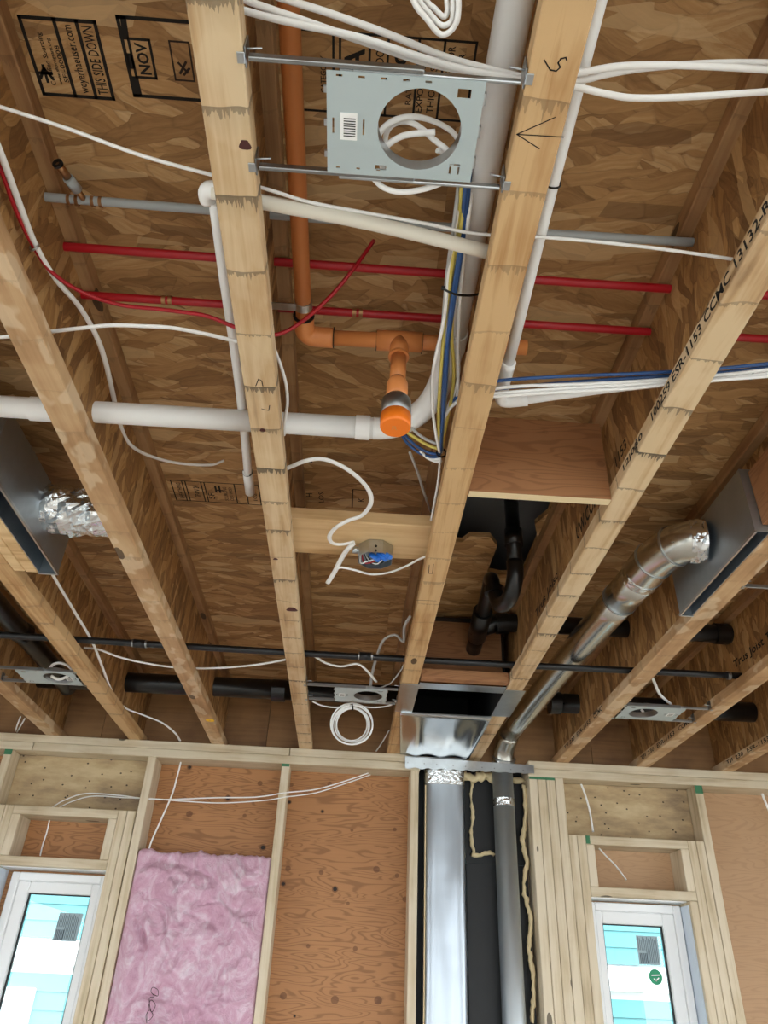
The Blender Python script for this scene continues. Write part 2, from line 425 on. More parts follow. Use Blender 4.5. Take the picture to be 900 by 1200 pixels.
# subfloor above: strand-board sheets laid across the joists
ce = empty('ceiling'); ce['kind'] = 'structure'
rows = [(-2.60, -1.383), (-1.38, -.163), (-.16, 1.057), (1.06, 2.657), (2.66, 3.825)]
for ri, (y0, y1) in enumerate(rows):
    xs = [-2.72, -1.10, 1.335, 3.3] if ri % 2 else [-2.72, .118, 2.55, 3.3]
    for a, b in zip(xs, xs[1:]):
        if y0 < 2.0 < y1 and a < .45 < b:
            hole = [(.262, 1.86), (.36, 1.80), (.46, 1.82), (.56, 1.80), (.575, 1.95), (.548, 2.02), (.575, 2.10), (.575, 2.36), (.50, 2.37), (.45, 2.355), (.452, 2.17), (.418, 2.115), (.352, 2.118), (.33, 2.16), (.272, 2.15)]
            sheet('osb_panel', [rect(a, y0 - .0015, b, y1 + .0015), hole], .018, 'osb_sheathing', ce, Matrix.Translation((0, 0, ZS + .009)))
        else:
            box('osb_panel', a, b, y0 - .0015, y1 + .0015, ZS, ZS + .018, 'osb_sheathing', ce)
# printed marks on the sheets (read from below, letters run toward the viewer)
DN, DU, ZP = (0, -1, 0), (-1, 0, 0), ZS - .0006
def ceil_frame(x0, x1, y0, y1, cols, w=.006):
    """frame with x0<x1, y0<y1 plus dividing lines at the given x"""
    segs = [(0, 0, 0, x1 - x0), (0, x1 - x0, y1 - y0, x1 - x0), (y1 - y0, x1 - x0, y1 - y0, 0), (y1 - y0, 0, 0, 0)]
    for c in cols: segs.append((0, x1 - c, y1 - y0, x1 - c))
    stroke('printed_frame', segs, w, DN, DU, (x1, y1, ZP), 'ink', ce)
def ceil_text(s, x, y, h, wid=None, mat='ink', bold=.01): text('printed_text', s, (x, y, ZP), DN, DU, h, mat, ce, wid, bold)
ceil_frame(-.607, -.486, .605, .728, [-.552, -.516])
ceil_text('THIS SIDE DOWN', -.492, .722, .018, .110)
ceil_text('weyerhaeuser.com', -.522, .722, .019, .110)
ceil_text('SFI-00008', -.556, .705, .008, .06); ceil_text('www.sfiprogram.org', -.566, .710, .008, .075); ceil_text('Certified Sourcing', -.577, .712, .011, .085)
stroke('printed_mark', [(0, 0, .016, .010), (.016, .010, 0, .020), (.008, .0, .008, .020), (-.006, .010, .02, .010)], .005, DN, DU, (-.583, .700, ZP), 'ink', ce)
stroke('printed_frame', [(0, 0, .125, 0), (0, 0, 0, -.17), (.125, 0, .125, -.17)], .006, DN, DU, (-.447, .719, ZP), 'ink', ce)
stroke('printed_mark', [(.004, -.006, .028, -.006), (.096, -.005, .122, -.007), (.05, -.004, .065, -.004)], .010, DN, DU, (-.445, .719, ZP), 'ink', ce)
stroke('printed_frame', [(0, 0, .061, 0), (.061, 0, .061, -.034), (.061, -.034, 0, -.034), (0, -.034, 0, 0)], .0045, DN, DU, (-.437, .687, ZP), 'ink', ce)
ceil_text('NOV', -.409, .682, .020, .051, bold=.03)
stroke('printed_frame', [(0, 0, .062, 0), (.062, 0, .062, -.032), (.062, -.032, 0, -.032), (0, -.032, 0, 0)], .003, DN, DU, (-.370, .687, ZP), 'ink_soft', ce)
stroke('printed_mark', [(.012, -.010, .03, -.022), (.014, -.022, .028, -.010), (.010, -.016, .020, -.026)], .004, DN, DU, (-.370, .687, ZP), 'ink_soft', ce)
ceil_frame(-.155, .133, .592, .722, [-.100, -.089, -.040, -.010, .040, .082], .004)
ceil_text('A', -.048, .650, .034, .036, bold=.03); ceil_text('FLOOR', -.016, .652, .014, .048); ceil_text('C', .024, .636, .024, .028, bold=.03)
ceil_text('EXPOSURE', .054, .712, .011, .08); ceil_text('THICKNESS', .074, .712, .012, .085); ceil_text('FLOOR', .100, .645, .012, .045); ceil_text('CATEGORY', -.112, .69, .010, .06, 'ink_soft'); ceil_text('RATED', .034, .70, .010, .05, 'ink_soft'); ceil_text('FOR', .118, .640, .012, .03)
ceil_frame(-.604, -.335, 1.895, 2.004, [-.57, -.56, -.512, -.502, -.41, -.375], .0035)
ceil_text('SFI', -.478, 1.985, .020, .04); ceil_text('SOURCING', -.436, 1.99, .012, .075); ceil_text('CERTIFIED', -.42, 1.99, .010, .075); ceil_text('SHEATHING', -.576, 1.992, .014, .085); ceil_text('SPAN 24', -.522, 1.98, .018, .065); ceil_text('1021', -.345, 1.98, .012, .05)
stroke('printed_mark', [(0, 0, .03, 0), (.01, .0, .01, -.02), (.0, -.012, .034, -.012)], .006, DN, DU, (-.47, 1.945, ZP), 'ink', ce)
stroke('printed_frame', [(0, 0, .10, 0), (.10, 0, .10, -.06)], .004, DN, DU, (-.045, 1.985, ZP), 'ink_soft', ce)
ceil_text('H', -.17, 1.94, .02, .02, 'ink_soft'); ceil_text('LOS', -.135, 1.97, .016, .06, 'ink_soft'); ceil_text('K', -.008, 1.95, .02, .022, 'ink_soft'); ceil_text('I', -.165, 1.76, .02, .006, 'ink_soft')
ceil_frame(.70, .80, 1.70, 1.80, [.75], .003); ceil_text('20', .785, 1.765, .022, .03, 'ink_soft')

# far wall: every stud, plate and board its own piece
wf = empty('wall_front', (0, YW, 0)); wf['kind'] = 'structure'
YB = YW + .14
def piece(name, x0, x1, z0, z1, mat, y0=YW, y1=YB, bev=.0025): return box(name, x0, x1, y0, y1, z0, z1, mat, wf, bev)
for (a, b) in ((-2.72, -1.523), (-1.52, .336), (.862, 2.2), (2.203, 3.3)): piece('top_plate', a, b, 2.624, 2.6615, 'plate')
for (a, b) in ((-2.72, -.30), (-.297, .334), (.866, 3.3)): piece('top_plate', a, b, 2.6625, ZJ - .0005, 'plate')
for (a, b) in ((-2.72, 3.3),): piece('bottom_plate', a, b, .0, .038, 'plate')
SZ = (.038, 2.6235)
for x in (-2.45, -2.05): piece('stud', x, x + .038, *SZ, 'stud')
piece('king_stud', -1.647, -1.609, *SZ, 'stud'); piece('king_stud', -.968, -.930, *SZ, 'stud')
for x in (-1.604, -1.565): piece('jack_stud', x, x + .038, .038, 2.376, 'stud')
for x in (-1.0505, -1.0105): piece('jack_stud', x, x + .038, .038, 2.376, 'stud')
piece('stud', -.330, -.292, *SZ, 'stud'); piece('stud', .292, .330, *SZ, 'stud')
for x in (.864, .9065, .949, .9915): piece('stud', x, x + .0405, *SZ, 'stud')
for x in (1.0335, 1.0735): piece('jack_stud', x, x + .038, .038, 2.37, 'stud')
for x in (1.594, 1.634): piece('jack_stud', x, x + .038, .038, 2.37, 'stud')
piece('trimmer', 1.5575, 1.5925, .038, 2.1155, 'stud')
piece('king_stud', 1.6745, 1.7135, *SZ, 'stud')
piece('stud', 2.26, 2.298, *SZ, 'stud'); piece('stud', 2.66, 2.698, *SZ, 'stud')
for (a, b, zb, zt) in ((-1.5265, -1.0515, 2.127, 2.338), (1.1125, 1.593, 2.117, 2.332)):
    piece('header_board', a, b, zt, zt + .038, 'plate'); piece('header_board', a, b, zb, zb + .038, 'plate')
    piece('cripple', a, a + .038, zb + .0385, zt - .0005, 'crip'); piece('cripple', b - .038, b, zb + .0385, zt - .0005, 'crip')
    piece('rough_sill', a, b, .82, .858, 'plate')
    piece('cripple', (a + b) / 2 - .019, (a + b) / 2 + .019, .0385, .8195, 'crip')
piece('header_panel', -1.6085, -.9685, 2.377, 2.6235, 'header_face', YW + .095, YB - .012)
piece('header_panel', 1.0325, 1.674, 2.371, 2.6235, 'header_face', YW + .095, YB - .012)
# sheathing sheets behind the studs
def sheath(x0, x1, z0, z1, mat='ply'): piece('plywood_sheet', x0, x1, z0, z1, mat, YB, YB + .0125, 0)
sheath(-2.72, -1.495, 2.12, 3.02); sheath(-1.4935, -1.04, 2.112, 3.02); sheath(-1.0385, -.3105, .0, 3.02); sheath(-.309, .336, .0, 3.02)
sheath(-2.72, -1.495, 0, 2.1185); sheath(-1.4935, -1.04, 0, .86)
sheath(.862, 1.105, 0, 3.02, 'ply_plain'); sheath(1.1065, 1.56, 2.107, 3.02, 'ply_plain'); sheath(1.1065, 1.56, 0, .86, 'ply_plain'); sheath(1.5615, 2.4, 0, 3.02, 'ply_plain'); sheath(2.4015, 3.3, 0, 3.02, 'ply_plain')
piece('membrane_sheet', .3375, .57, 0, 3.02, 'membrane_duct_dark', YB, YB + .0125, 0); piece('membrane_sheet', .571, .8605, 0, 2.245, 'membrane_duct_dark', YB - .008, YB + .0125, 0); piece('membrane_sheet', .571, .8605, 2.247, 3.02, 'membrane_duct_dark', YB, YB + .0125, 0)
# rim boards behind the joist ends
for a, b in ((-2.72, -1.25), (-1.248, -.43), (-.428, 1.22), (1.222, 2.2), (2.202, 3.3)): piece('rim_board', a, b, ZJ, ZS - .001, 'rim', YB - .034, YB - .001, .001)
# green paint on stud tops, as marked on site
for (a, b, z0, z1) in ((-1.646, -1.61, 2.598, 2.623), (.866, .99, 2.612, 2.623), (1.6755, 1.7125, 2.585, 2.623), (1.113, 1.132, 2.334, 2.369), (-.329, -.293, 2.610, 2.623)):
    box('green_mark', a, b, YW - .0006, YW + .001, z0, z1, 'green_paint', wf)
# other walls of the room, out of view: pale wrap with wide openings that let the daylight in
def wall_open(nm, axis, c0, c1, lo, hi, openings):
    w_ = empty(nm); w_['kind'] = 'structure'
    def pc(u0, u1, z0, z1):
        if axis == 0: box('wall_sheet', c0, c1, u0, u1, z0, z1, 'wrap', w_)
        else: box('wall_sheet', u0, u1, c0, c1, z0, z1, 'wrap', w_)
    u = lo
    for (a0, a1, z0, z1) in openings:
        pc(u, a0, 0, 3.02)
        if z0 > 0: pc(a0, a1, 0, z0)
        pc(a0, a1, z1, 3.02); u = a1
    pc(u, hi, 0, 3.02)
wall_open('wall_left', 0, -2.76, -2.72, -2.6, YB + .0125, [(-1.6, .4, .5, 2.3), (1.2, 2.4, .8, 2.3)])
wall_open('wall_right', 0, 3.3, 3.34, -2.6, YB + .0125, [(-1.9, .3, 0, 2.35), (1.0, 2.6, .7, 2.35)])
wall_open('wall_back', 1, -2.64, -2.6, -2.76, 3.34, [(-2.0, -.55, .4, 2.3), (-.25, 2.5, 0, 2.45)])

# windows
def window(nm, x0, x1, zt, gx0, gx1, gz, taped):
    w = empty(nm, (0, YW, 0)); w['kind'] = 'structure'
    yf = YW + .098; zb = .88
    def bar(n_, a, b, c, d, y0, y1, p=w, m='white_vinyl', bv=.004): return box(n_, a, b, y0, y1, c, d, m, p, bv)
    # outer frame and sash, each side its own bar
    fw = .034
    bar('frame', x0, x0 + fw, zb, zt, yf, yf + .07); bar('frame', x1 - fw, x1, zb, zt, yf, yf + .07)
    bar('frame', x0 + fw, x1 - fw, zt - fw, zt, yf, yf + .07); bar('frame', x0 + fw, x1 - fw, zb, zb + fw, yf, yf + .07)
    s0, s1, st, sb = x0 + fw, x1 - fw, zt - fw, zb + fw
    ys = yf + .010
    bar('sash', s0, gx0, sb, st, ys, ys + .045); bar('sash', gx1, s1, sb, st, ys, ys + .045)
    bar('sash', gx0, gx1, gz, st, ys, ys + .045); bar('sash', gx0, gx1, sb, sb + .055, ys, ys + .045)
    pane = box('pane', gx0, gx1, ys + .030, ys + .036, sb + .055, gz, 'glass', w)
    for (a, b, c, d) in ((gx0, gx0 + .007, sb + .055, gz), (gx1 - .007, gx1, sb + .055, gz), (gx0 + .007, gx1 - .007, gz - .005, gz)):
        bar('gasket', a, b, c, d, ys + .018, ys + .03, pane, 'black', 0)
    return w, ys + .0285
w1, yg = window('window_1', -1.489, -1.056, 2.112, -1.402, -1.124, 2.032, True)
box('flashing_tape', -1.5262, -1.523, YW + .03, YB, .90, 2.12, 'tape', w1)
box('flashing_tape', -1.5265, -1.0515, YW + .035, YB, 2.1235, 2.1265, 'white_vinyl', w1)
w2, yg = window('window_2', 1.118, 1.550, 2.104, 1.184, 1.462, 2.020, True)
tp = [(1.5565, YW + .012 + .006 * math.sin(i * 2.1)) for i in range(24)]
box('flashing_tape', 1.5535, 1.5568, YW + .018, YB, .90, 2.10, 'tape', w2)
box('flashing_tape', 1.1125, 1.557, YW + .035, YB, 2.1125, 2.1165, 'white_vinyl', w2)
def sticker(w, x0, x1, z0, z1, shear):
    s = mesh_obj('sticker', [(x0, yg - YW, z0), (x1, yg - YW, z0), (x1 + shear, yg - YW, z1), (x0 + shear, yg - YW, z1)], [(0, 1, 2, 3)], 'sticker', w)
    segs = []
    wd, ht = x1 - x0, z1 - z0
    for i in range(13):
        xx = wd * (.08 + .88 * i / 13); lo = .08 if i > 4 else .5
        segs.append((xx, ht * lo, xx, ht * (.95 - .05 * (i % 3))))
    stroke('sticker_print', segs, .0022, (1, 0, 0), (0, 0, 1), (x0, yg - .001, z0), 'sticker_ink', s)
    stroke('sticker_print', [(wd * .1 + i * .006, ht * .06, wd * .1 + i * .006, ht * .38) for i in range(6)], .0032, (1, 0, 0), (0, 0, 1), (x0, yg - .0012, z0), 'sticker_ink', s)
(sa, sb_, sc_, sd_) = [(-1.254, 3.810, 1.853), (-1.151, 3.810, 1.854), (-1.156, 3.810, 1.959), (-1.258, 3.810, 1.962)]
sticker(w1, sa[0], sb_[0], sa[2], sd_[2], .006)
(sa, sb_, sc_, sd_) = [(1.338, 3.810, 1.867), (1.437, 3.810, 1.868), (1.448, 3.810, 1.981), (1.339, 3.810, 1.980)]
sticker(w2, sa[0], sb_[0], sa[2], sd_[2], .0)
gc = [(1.405, 3.810, 1.822)][0]
g_ = sheet('round_sticker', [circ(0, 0, .030, 28)], .0006, 'green', w2, frame_of(Vector((gc[0], yg, gc[2])), (1, 0, 0), (0, 0, 1)))
stroke('sticker_print', [(-.016, .006, .016, .008), (-.008, -.008, .0, -.014), (.0, -.014, .012, -.004)], .005, (1, 0, 0), (0, 0, 1), (gc[0], yg - .001, gc[2]), 'label', w2)
stroke('sticker_print', [(-.055, .03, -.055, -.02), (-.05, -.018, -.034, -.02)], .003, (1, 0, 0), (0, 0, 1), (gc[0], yg - .001, gc[2]), 'sticker_ink', w2)

# neighbouring house, seen through the panes
nh = thing('neighbour_house', 'pale cyan lap-sided neighbouring house outside the windows', 'house', (0, 7.0, 0))
box('wall_core', -9, 9, 7.03, 7.3, -.45, 6.5, 'siding_white', nh)
z = -.40; i = 0
while z < 6.4:
    if z + .1 < 1.80 or z > 1.96:
        zt = z + .119
        mesh_obj('siding_board', [(-9, -.012, z), (9, -.012, z), (9, -.012 + .010, zt), (-9, -.002, zt), (-9, .028, z), (9, .028, z), (9, .028, zt), (-9, .028, zt)], BOXF and [(0, 1, 2, 3), (4, 7, 6, 5), (0, 4, 5, 1), (3, 2, 6, 7), (0, 3, 7, 4), (1, 5, 6, 2)], 'siding', nh)
    z += .12
box('trim_band', -9, 9, 6.955, 7.02, 1.815, 1.985, 'siding_white', nh)
box('white_door', -3.4, -2.32, 6.96, 7.0, -.4, 1.66, 'siding_white', nh, .01)

# ================================================================== joists
FW = .064
JX = [(-1.478, 'flange_plain', 'wooden I-joist at far left, carrying the left end of the lamp frame'),
      (-1.080, 'flange_soft', 'wooden I-joist behind the left register box, pinkish underside'),
      (-.682, 'flange_plain', 'blotchy pale wooden I-joist crossed by the wide white vacuum pipe, yellow mark near the wall'),
      (-.256, 'flange', 'wooden I-joist with dark cross stains left of the orange pipe'),
      (.173, 'flange_soft', 'rough tan wooden I-joist with scribbled arrow, right of the orange sprinkler pipe'),
      (.574, 'flange', 'wooden I-joist with black code numbers on its flange and dark cross stains'),
      (1.004, 'flange_plain', 'wooden I-joist beside the right register box'),
      (1.404, 'flange_plain', 'wooden I-joist carrying the right end of the right lamp frame'),
      (1.825, 'flange_plain', 'wooden I-joist at the right edge of the picture near the wall')]
Y0J, Y1J = -2.55, YB - .036
def beam_mesh(name, x0, x1, z0, z1, mat, bev=.002):
    bm = bmesh.new()
    vs_ = [bm.verts.new(p) for p in ((x0, Y0J, z0), (x1, Y0J, z0), (x1, Y1J, z0), (x0, Y1J, z0), (x0, Y0J, z1), (x1, Y0J, z1), (x1, Y1J, z1), (x0, Y1J, z1))]
    for f in BOXF: bm.faces.new([vs_[i] for i in f])
    if bev: bmesh.ops.bevel(bm, geom=bm.edges[:], offset=bev, segments=1, affect='EDGES')
    me = bpy.data.meshes.new(name); bm.to_mesh(me); bm.free(); me.materials.append(M[mat]); return me
ME = {k_: beam_mesh('bottom_flange', 0, FW, 0, .038, k_) for k_ in ('flange', 'flange_soft', 'flange_plain')}
me_top = beam_mesh('top_flange', 0, FW, .264, .3015, 'flange_top'); me_web = beam_mesh('web', .0265, .0375, .0375, .2645, 'osb_web', 0)
J = []
for x, mt, lab in JX:
    j = thing('floor_joist', lab, 'joist', (x, 0, ZJ), 'parallel floor joists overhead')
    for nm, me in (('bottom_flange', ME[mt]), ('top_flange', me_top), ('web', me_web)): link(bpy.data.objects.new(nm, me), j)
    J.append(j)
jF, jE, jC, jA, jB, jD, jG, jH, jI = J
def flange_text(j, s, y, h, wid, z=2.709, mat='ink'): text('printed_text', s, (j.location.x - .0006, y, z), (0, -1, 0), (0, 0, 1), h, mat, j, wid, .02)
flange_text(jD, '12|030', 1.330, .020, .125)
flange_text(jD, '100259 ESR-1153 CCMC 13132-R', 1.15, .022, .50)
flange_text(jD, '12|030', -.1, .020, .125)
for j, y in ((jG, 3.52), (jH, 3.62), (jI, 3.62)):
    for wd_, dy_, ww in (('TJI', 0, .07), ('230', .10, .08), ('ESR-1153', .22, .21), ('CCMC', .48, .12)): flange_text(j, wd_, y - dy_, .020, ww)
def web_text(j, s, y, z, h, wid, mat='ink_soft'): text('printed_text', s, (j.location.x + .0258, y, z), (0, -1, 0), (0, 0, 1), h, mat, j, wid, .02)
web_text(jH, 'Trus Joist TJI 230', 2.62, 2.785, .04, .42, 'ink')
web_text(jD, 'UW.COM', 1.78, 2.80, .045, .20, 'ink'); web_text(jD, '1153', 1.43, 2.80, .03, .08)
web_text(jD, 'Trus Joist', 2.3, 2.79, .04, .3)
# pen scribbles and knots on undersides
def under(j, segs, w, x, y, mat='ink'): stroke('pen_mark', segs, w, (0, -1, 0), (-1, 0, 0), (x, y, ZJ - .0005), mat, j)
def jm(a): return a
(pa, pb, pc, pd, pe) = [(0.175, 0.567, 2.700), (0.221, 0.540, 2.700), (0.239, 0.566, 2.700), (0.210, 0.585, 2.700), (0.177, 0.565, 2.700)]
def under_pts(j, pts, w):
    segs = []
    for a, b in zip(pts, pts[1:]): segs.append((-a[1], -a[0], -b[1], -b[0]))
    stroke('pen_mark', segs, w, (0, -1, 0), (-1, 0, 0), (0, 0, ZJ - .0005), 'ink', j)
under_pts(jB, [pa, pb], .0015); under_pts(jB, [pa, pc], .0015); under_pts(jB, [pa, pd], .0015)
under_pts(jB, [(0.190, 0.469, 2.700), (0.200, 0.480, 2.700), (0.208, 0.481, 2.700), (0.212, 0.476, 2.700), (0.208, 0.471, 2.700), (0.210, 0.466, 2.700), (0.216, 0.464, 2.700), (0.218, 0.467, 2.700)], .0018)
under_pts(jB, [(0.182, 1.789, 2.700), (0.185, 1.838, 2.700), (0.196, 1.837, 2.700), (0.193, 1.783, 2.700)], .002)
under_pts(jB, [(0.166, 2.008, 2.700), (0.225, 2.006, 2.700)], .002)
under_pts(jA, [(-0.232, 1.110, 2.700), (-0.225, 1.090, 2.700), (-0.219, 1.094, 2.700), (-0.218, 1.109, 2.700)], .0018)
under_pts(jA, [(-0.226, 1.178, 2.700), (-0.212, 1.182, 2.700), (-0.209, 1.166, 2.700)], .0018)
for j, px, r in ((jA, [(-0.202, 0.611, 2.700)][0], .008), (jA, [(-0.230, 1.247, 2.700)][0], .006), (jA, [(-0.212, 2.123, 2.700)][0], .016), (jA, [(-0.241, 1.807, 2.700)][0], .006)):
    lp = [(r * (1 + .25 * math.sin(3 * a)) * math.cos(a), r * 1.1 * (1 + .2 * math.cos(2 * a)) * math.sin(a)) for a in [2 * math.pi * i / 18 for i in range(18)]]
    sheet('knot', [lp], .0006, 'knot', j, Matrix.Translation((px[0], px[1], ZJ - .0002)))
yp = [(-0.634, 3.312, 2.700)][0]
sheet('yellow_tag', [circ(0, 0, .019, 20), circ(0, 0, .006, 12)], .0012, 'yellow_paint', jC, Matrix.Translation((yp[0], yp[1], ZJ - .0008)))

# solid blocking between joists
b1 = thing('plywood_blocking', 'reddish plywood blocking panel standing between two joists above the black drain pipes', 'blocking', (.405, 1.43, 2.70))
box('panel', .2375, .5735, 1.424, 1.447, 2.70, 2.93, 'ply_block', b1, .001)
box('cut_edge', .2385, .5725, 1.4245, 1.4465, 2.6988, 2.6999, 'edge', b1)
b2 = tag(box('blocking_board', -.2165, .1985, 1.705, 1.889, 2.770, 2.808, 'block', None, .003), 'pale flat board spanning two joists, carrying the round junction box', 'board')
for q, (xa, xb) in enumerate(((-1.0145, -.981), (-.980, -.9455))):
    tag(box('filler_block', xa, xb, 1.10, 1.972 + q * .004, 2.7005, 2.785, 'block', None, .002), ['pale wood filler strip against the joist, left of the register box', 'pale wood filler strip against the register box, nearer its dark lip'][q], 'wood strip')

# ================================================================== sheet metal
def foil_collar(name, p0, p1, r, parent, seed, nlen=10, seg=36, amp=.007):
    p0, p1 = Vector(p0), Vector(p1); off = root_loc(parent)
    path = [p0.lerp(p1, i / nlen) for i in range(nlen + 1)]
    v, f = sweep(path, r, r, seg)
    ax = (p1 - p0).normalized(); out = []
    for p in v:
        t = (p - p0).dot(ax); c = p0 + ax * t; d = (p - c).normalized()
        k_ = noise.noise(p * 26 + Vector((seed, 0, 0))) * amp + abs(noise.noise(p * 60 + Vector((0, seed, 0)))) * amp * .8
        out.append(c + d * (r + k_) - off)
    return mesh_obj(name, out, f, 'foil', parent, False)
def register_box(label, xa, xb, lip_x, y0, y1, z1, face):
    """thin end boot standing beside a joist: five sheets open below with a turned lip"""
    t = thing('register_box', label, 'duct box', ((xa + xb) / 2, (y0 + y1) / 2, 2.70))
    th = .002
    box('side_sheet', xa, xa + th, y0, y1, 2.702, z1, 'boot', t); box('side_sheet', xb - th, xb, y0, y1, 2.702, z1, 'boot', t)
    box('end_sheet', xa + th, xb - th, y0, y0 + th, 2.702, z1, 'boot', t); box('end_sheet', xa + th, xb - th, y1 - th, y1, 2.702, z1, 'boot', t)
    box('top_sheet', xa, xb, y0, y1, z1, z1 + th, 'boot', t)
    # folded rim around the opening, then the dark inside
    fx = xa if face < 0 else xb
    box('folded_lip', fx - .003, fx + .003, y0 - .002, y1 + .002, 2.6965, 2.706, 'galv', t, .001)
    box('folded_lip', xa, xb, y1 - .004, y1 + .002, 2.6965, 2.704, 'galv', t, .001)
    return t
rbR = register_box('grey sheet-metal register box at right, fed by the round silver duct', .964, 1.0035, 0, 1.523, 2.007, 2.89, -1)
rbL = register_box('grey sheet-metal register box at left with a crumpled foil collar', -.944, -.888, 0, 1.45, 1.976, 2.875, 1)
for b_, y, x in ((rbR, 1.62, .98), (rbR, 1.80, .982), (rbL, 1.62, -.92), (rbL, 1.78, -.925), (rbL, 1.90, -.93)):
    ring('screw', (x, y, 2.885 if b_ is rbR else 2.8735), (0, 0, 1), .0005, .004, .003, 'black', b_, 8)
foil_collar('foil_collar', (-.889, 1.80, 2.815), (-.70, 1.80, 2.815), .066, rbL, 3.0, 12, 44, .012)
# card piece tucked at the near end of the right box
box('card_strip', .985, 1.0035, 1.24, 1.520, 2.72, 2.88, 'ply_block', rbR)

rd = thing('round_duct', 'silver round metal duct with segmented elbow running up to the right register box', 'duct', (.80, 3.60, 2.78))
RR = .0525
pA, pM, pB, pC = Vector((.765, 3.60, 2.805)), Vector((.812, 2.72, 2.822)), Vector((.847, 2.162, 2.822)), Vector((.860, 1.995, 2.822))
tube('pipe', [pA, pM, pB], RR, 'duct_round', rd, 6, seg=48, radii=[.90 + .14 * i / 12 for i in range(13)])
RU = RR * 1.09
tube('pipe', [pB, pC], RU, 'duct_round', rd, 1, seg=48)
dirp = (pC - pB).normalized()
ring('seam_band', pB, dirp, RR * .9, RU + .002, .006, 'galv', rd, 48)
# segmented elbow turning toward the box
el = [pC, Vector((.862, 1.955, 2.824)), Vector((.868, 1.905, 2.826)), Vector((.878, 1.858, 2.826)), Vector((.893, 1.815, 2.824)), Vector((.912, 1.788, 2.821)), Vector((.938, 1.774, 2.819)), Vector((.952, 1.770, 2.818))]
tube('elbow', el, RU + .002, 'duct_round', rd, 4, seg=48)
for q in (2, 4): ring('elbow_bead', el[q], el[q + 1] - el[q - 1], RU * .9, RU + .0055, .005, 'galv', rd, 48)
foil_collar('foil_tape', pC - dirp * .012, pC + dirp * .022, RU + .0025, rd, 5.0, 6, 44, .003)
foil_collar('foil_collar', (.922, 1.779, 2.820), (.963, 1.768, 2.817), RU + .0025, rd, 9.0, 9, 44, .006)

# supply pan between two joists, open below
pn = thing('joist_pan_duct', 'shiny sheet-metal duct pan between joists with a black rectangular opening', 'duct', (.405, 3.05, 2.70))
box('side_sheet', .2385, .241, 2.72, 3.66, 2.70, 2.985, 'membrane_duct_dark', pn); box('side_sheet', .570, .5725, 2.72, 3.66, 2.70, 2.985, 'membrane_duct_dark', pn)  # inner sheets matte black: the darkness inside the duct is put into their colour
box('top_sheet', .241, .570, 2.72, 3.66, 2.983, 2.985, 'membrane_duct_dark', pn); box('back_sheet', .241, .570, 3.655, 3.66, 2.70, 2.983, 'membrane_duct_dark', pn)
box('front_angle', .2415, .5695, 2.700, 2.765, 2.699, 2.7015, 'galv', pn, .0006); box('front_sheet', .2415, .5695, 2.755, 2.765, 2.7015, 2.985, 'ply_block', pn)
box('wood_cleat', .2415, .5695, 2.645, 2.685, 2.7005, 2.738, 'ply_block', pn, .002)
box('flange_plate', .170, .2415, 2.715, 3.045, 2.6965, 2.6985, 'galv', pn, .0005); box('flange_plate', .5695, .648, 2.722, 3.035, 2.6965, 2.6985, 'galv', pn, .0005)
# bottom sheet sagging gently from the opening to the wall
nu, nv = 24, 16; vv = []; ff = []
for j_ in range(nv + 1):
    for i_ in range(nu + 1):
        u_, w_ = i_ / nu, j_ / nv
        xx = .192 + w_ * .045 + u_ * (.5725 - .192 - w_ * .045); yy = 3.045 + w_ * .632
        zz = 2.6945 - .008 * math.sin(math.pi * w_) * math.sin(math.pi * u_) + .0035 * math.sin(u_ * 17 + 1.0) * min(1, w_ * 3) - .003
        vv.append(Vector((xx, yy, zz)) - pn.location)
for j_ in range(nv):
    for i_ in range(nu):
        a = j_ * (nu + 1) + i_; ff.append((a, a + nu + 1, a + nu + 2, a + 1))
bs = mesh_obj('bottom_sheet', vv, ff, 'pan', pn, True)
so = bs.modifiers.new('thickness', 'SOLIDIFY'); so.thickness = .0015; so.offset = 1
box('hem', .195, .572, 3.040, 3.050, 2.690, 2.699, 'galv', pn, .002)

# wall stack and wall pipe
ws = thing('wall_stack_duct', 'wide shiny metal duct rising in the wall cavity beside the stud', 'duct', (.455, 3.735, 0))
def stack_mesh(name, x0, x1, y0, y1, z0, z1, r, mat, parent, nz=30, wob=.004):
    prof = []
    for cx, cy, a0 in ((x1 - r, y0 + r, -90), (x1 - r, y1 - r, 0), (x0 + r, y1 - r, 90), (x0 + r, y0 + r, 180)):
        for q in range(5): a = R(a0 + q * 22.5); prof.append((cx + r * math.cos(a), cy + r * math.sin(a)))
    # extra points across the front for gentle dents
    front = [(x0 + r + (x1 - x0 - 2 * r) * i / 8, y0) for i in range(1, 8)]
    prof = prof + front
    n_ = len(prof); V = []; F = []
    for k_ in range(nz + 1):
        zz = z0 + (z1 - z0) * k_ / nz
        for (px, py) in prof:
            d_ = wob * noise.noise(Vector((px * 14, py * 6, zz * 3.1))) if py < y0 + .01 else 0
            V.append(Vector((px, py + d_, zz)) - parent.location)
    for k_ in range(nz):
        for s in range(n_): F.append((k_ * n_ + s, k_ * n_ + (s + 1) % n_, (k_ + 1) * n_ + (s + 1) % n_, (k_ + 1) * n_ + s))
    F.append(tuple(range(n_))[::-1]); F.append(tuple(range(nz * n_, (nz + 1) * n_)))
    return mesh_obj(name, V, F, mat, parent, True)
stack_mesh('pipe', .362, .552, 3.675, 3.79, .0, 2.69, .035, 'stack', ws, 40, .006)
stack_mesh('foil_tape', .3605, .5535, 3.6735, 3.7915, 2.565, 2.635, .035, 'foil', ws, 8, .004)
box('seam', .3615, .3665, 3.69, 3.70, 0, 2.56, 'edge', ws, .001)
wp = thing('wall_pipe_duct', 'slim round metal pipe rising in the dark wall cavity beside the stud post', 'duct', (.748, 3.745, 0))
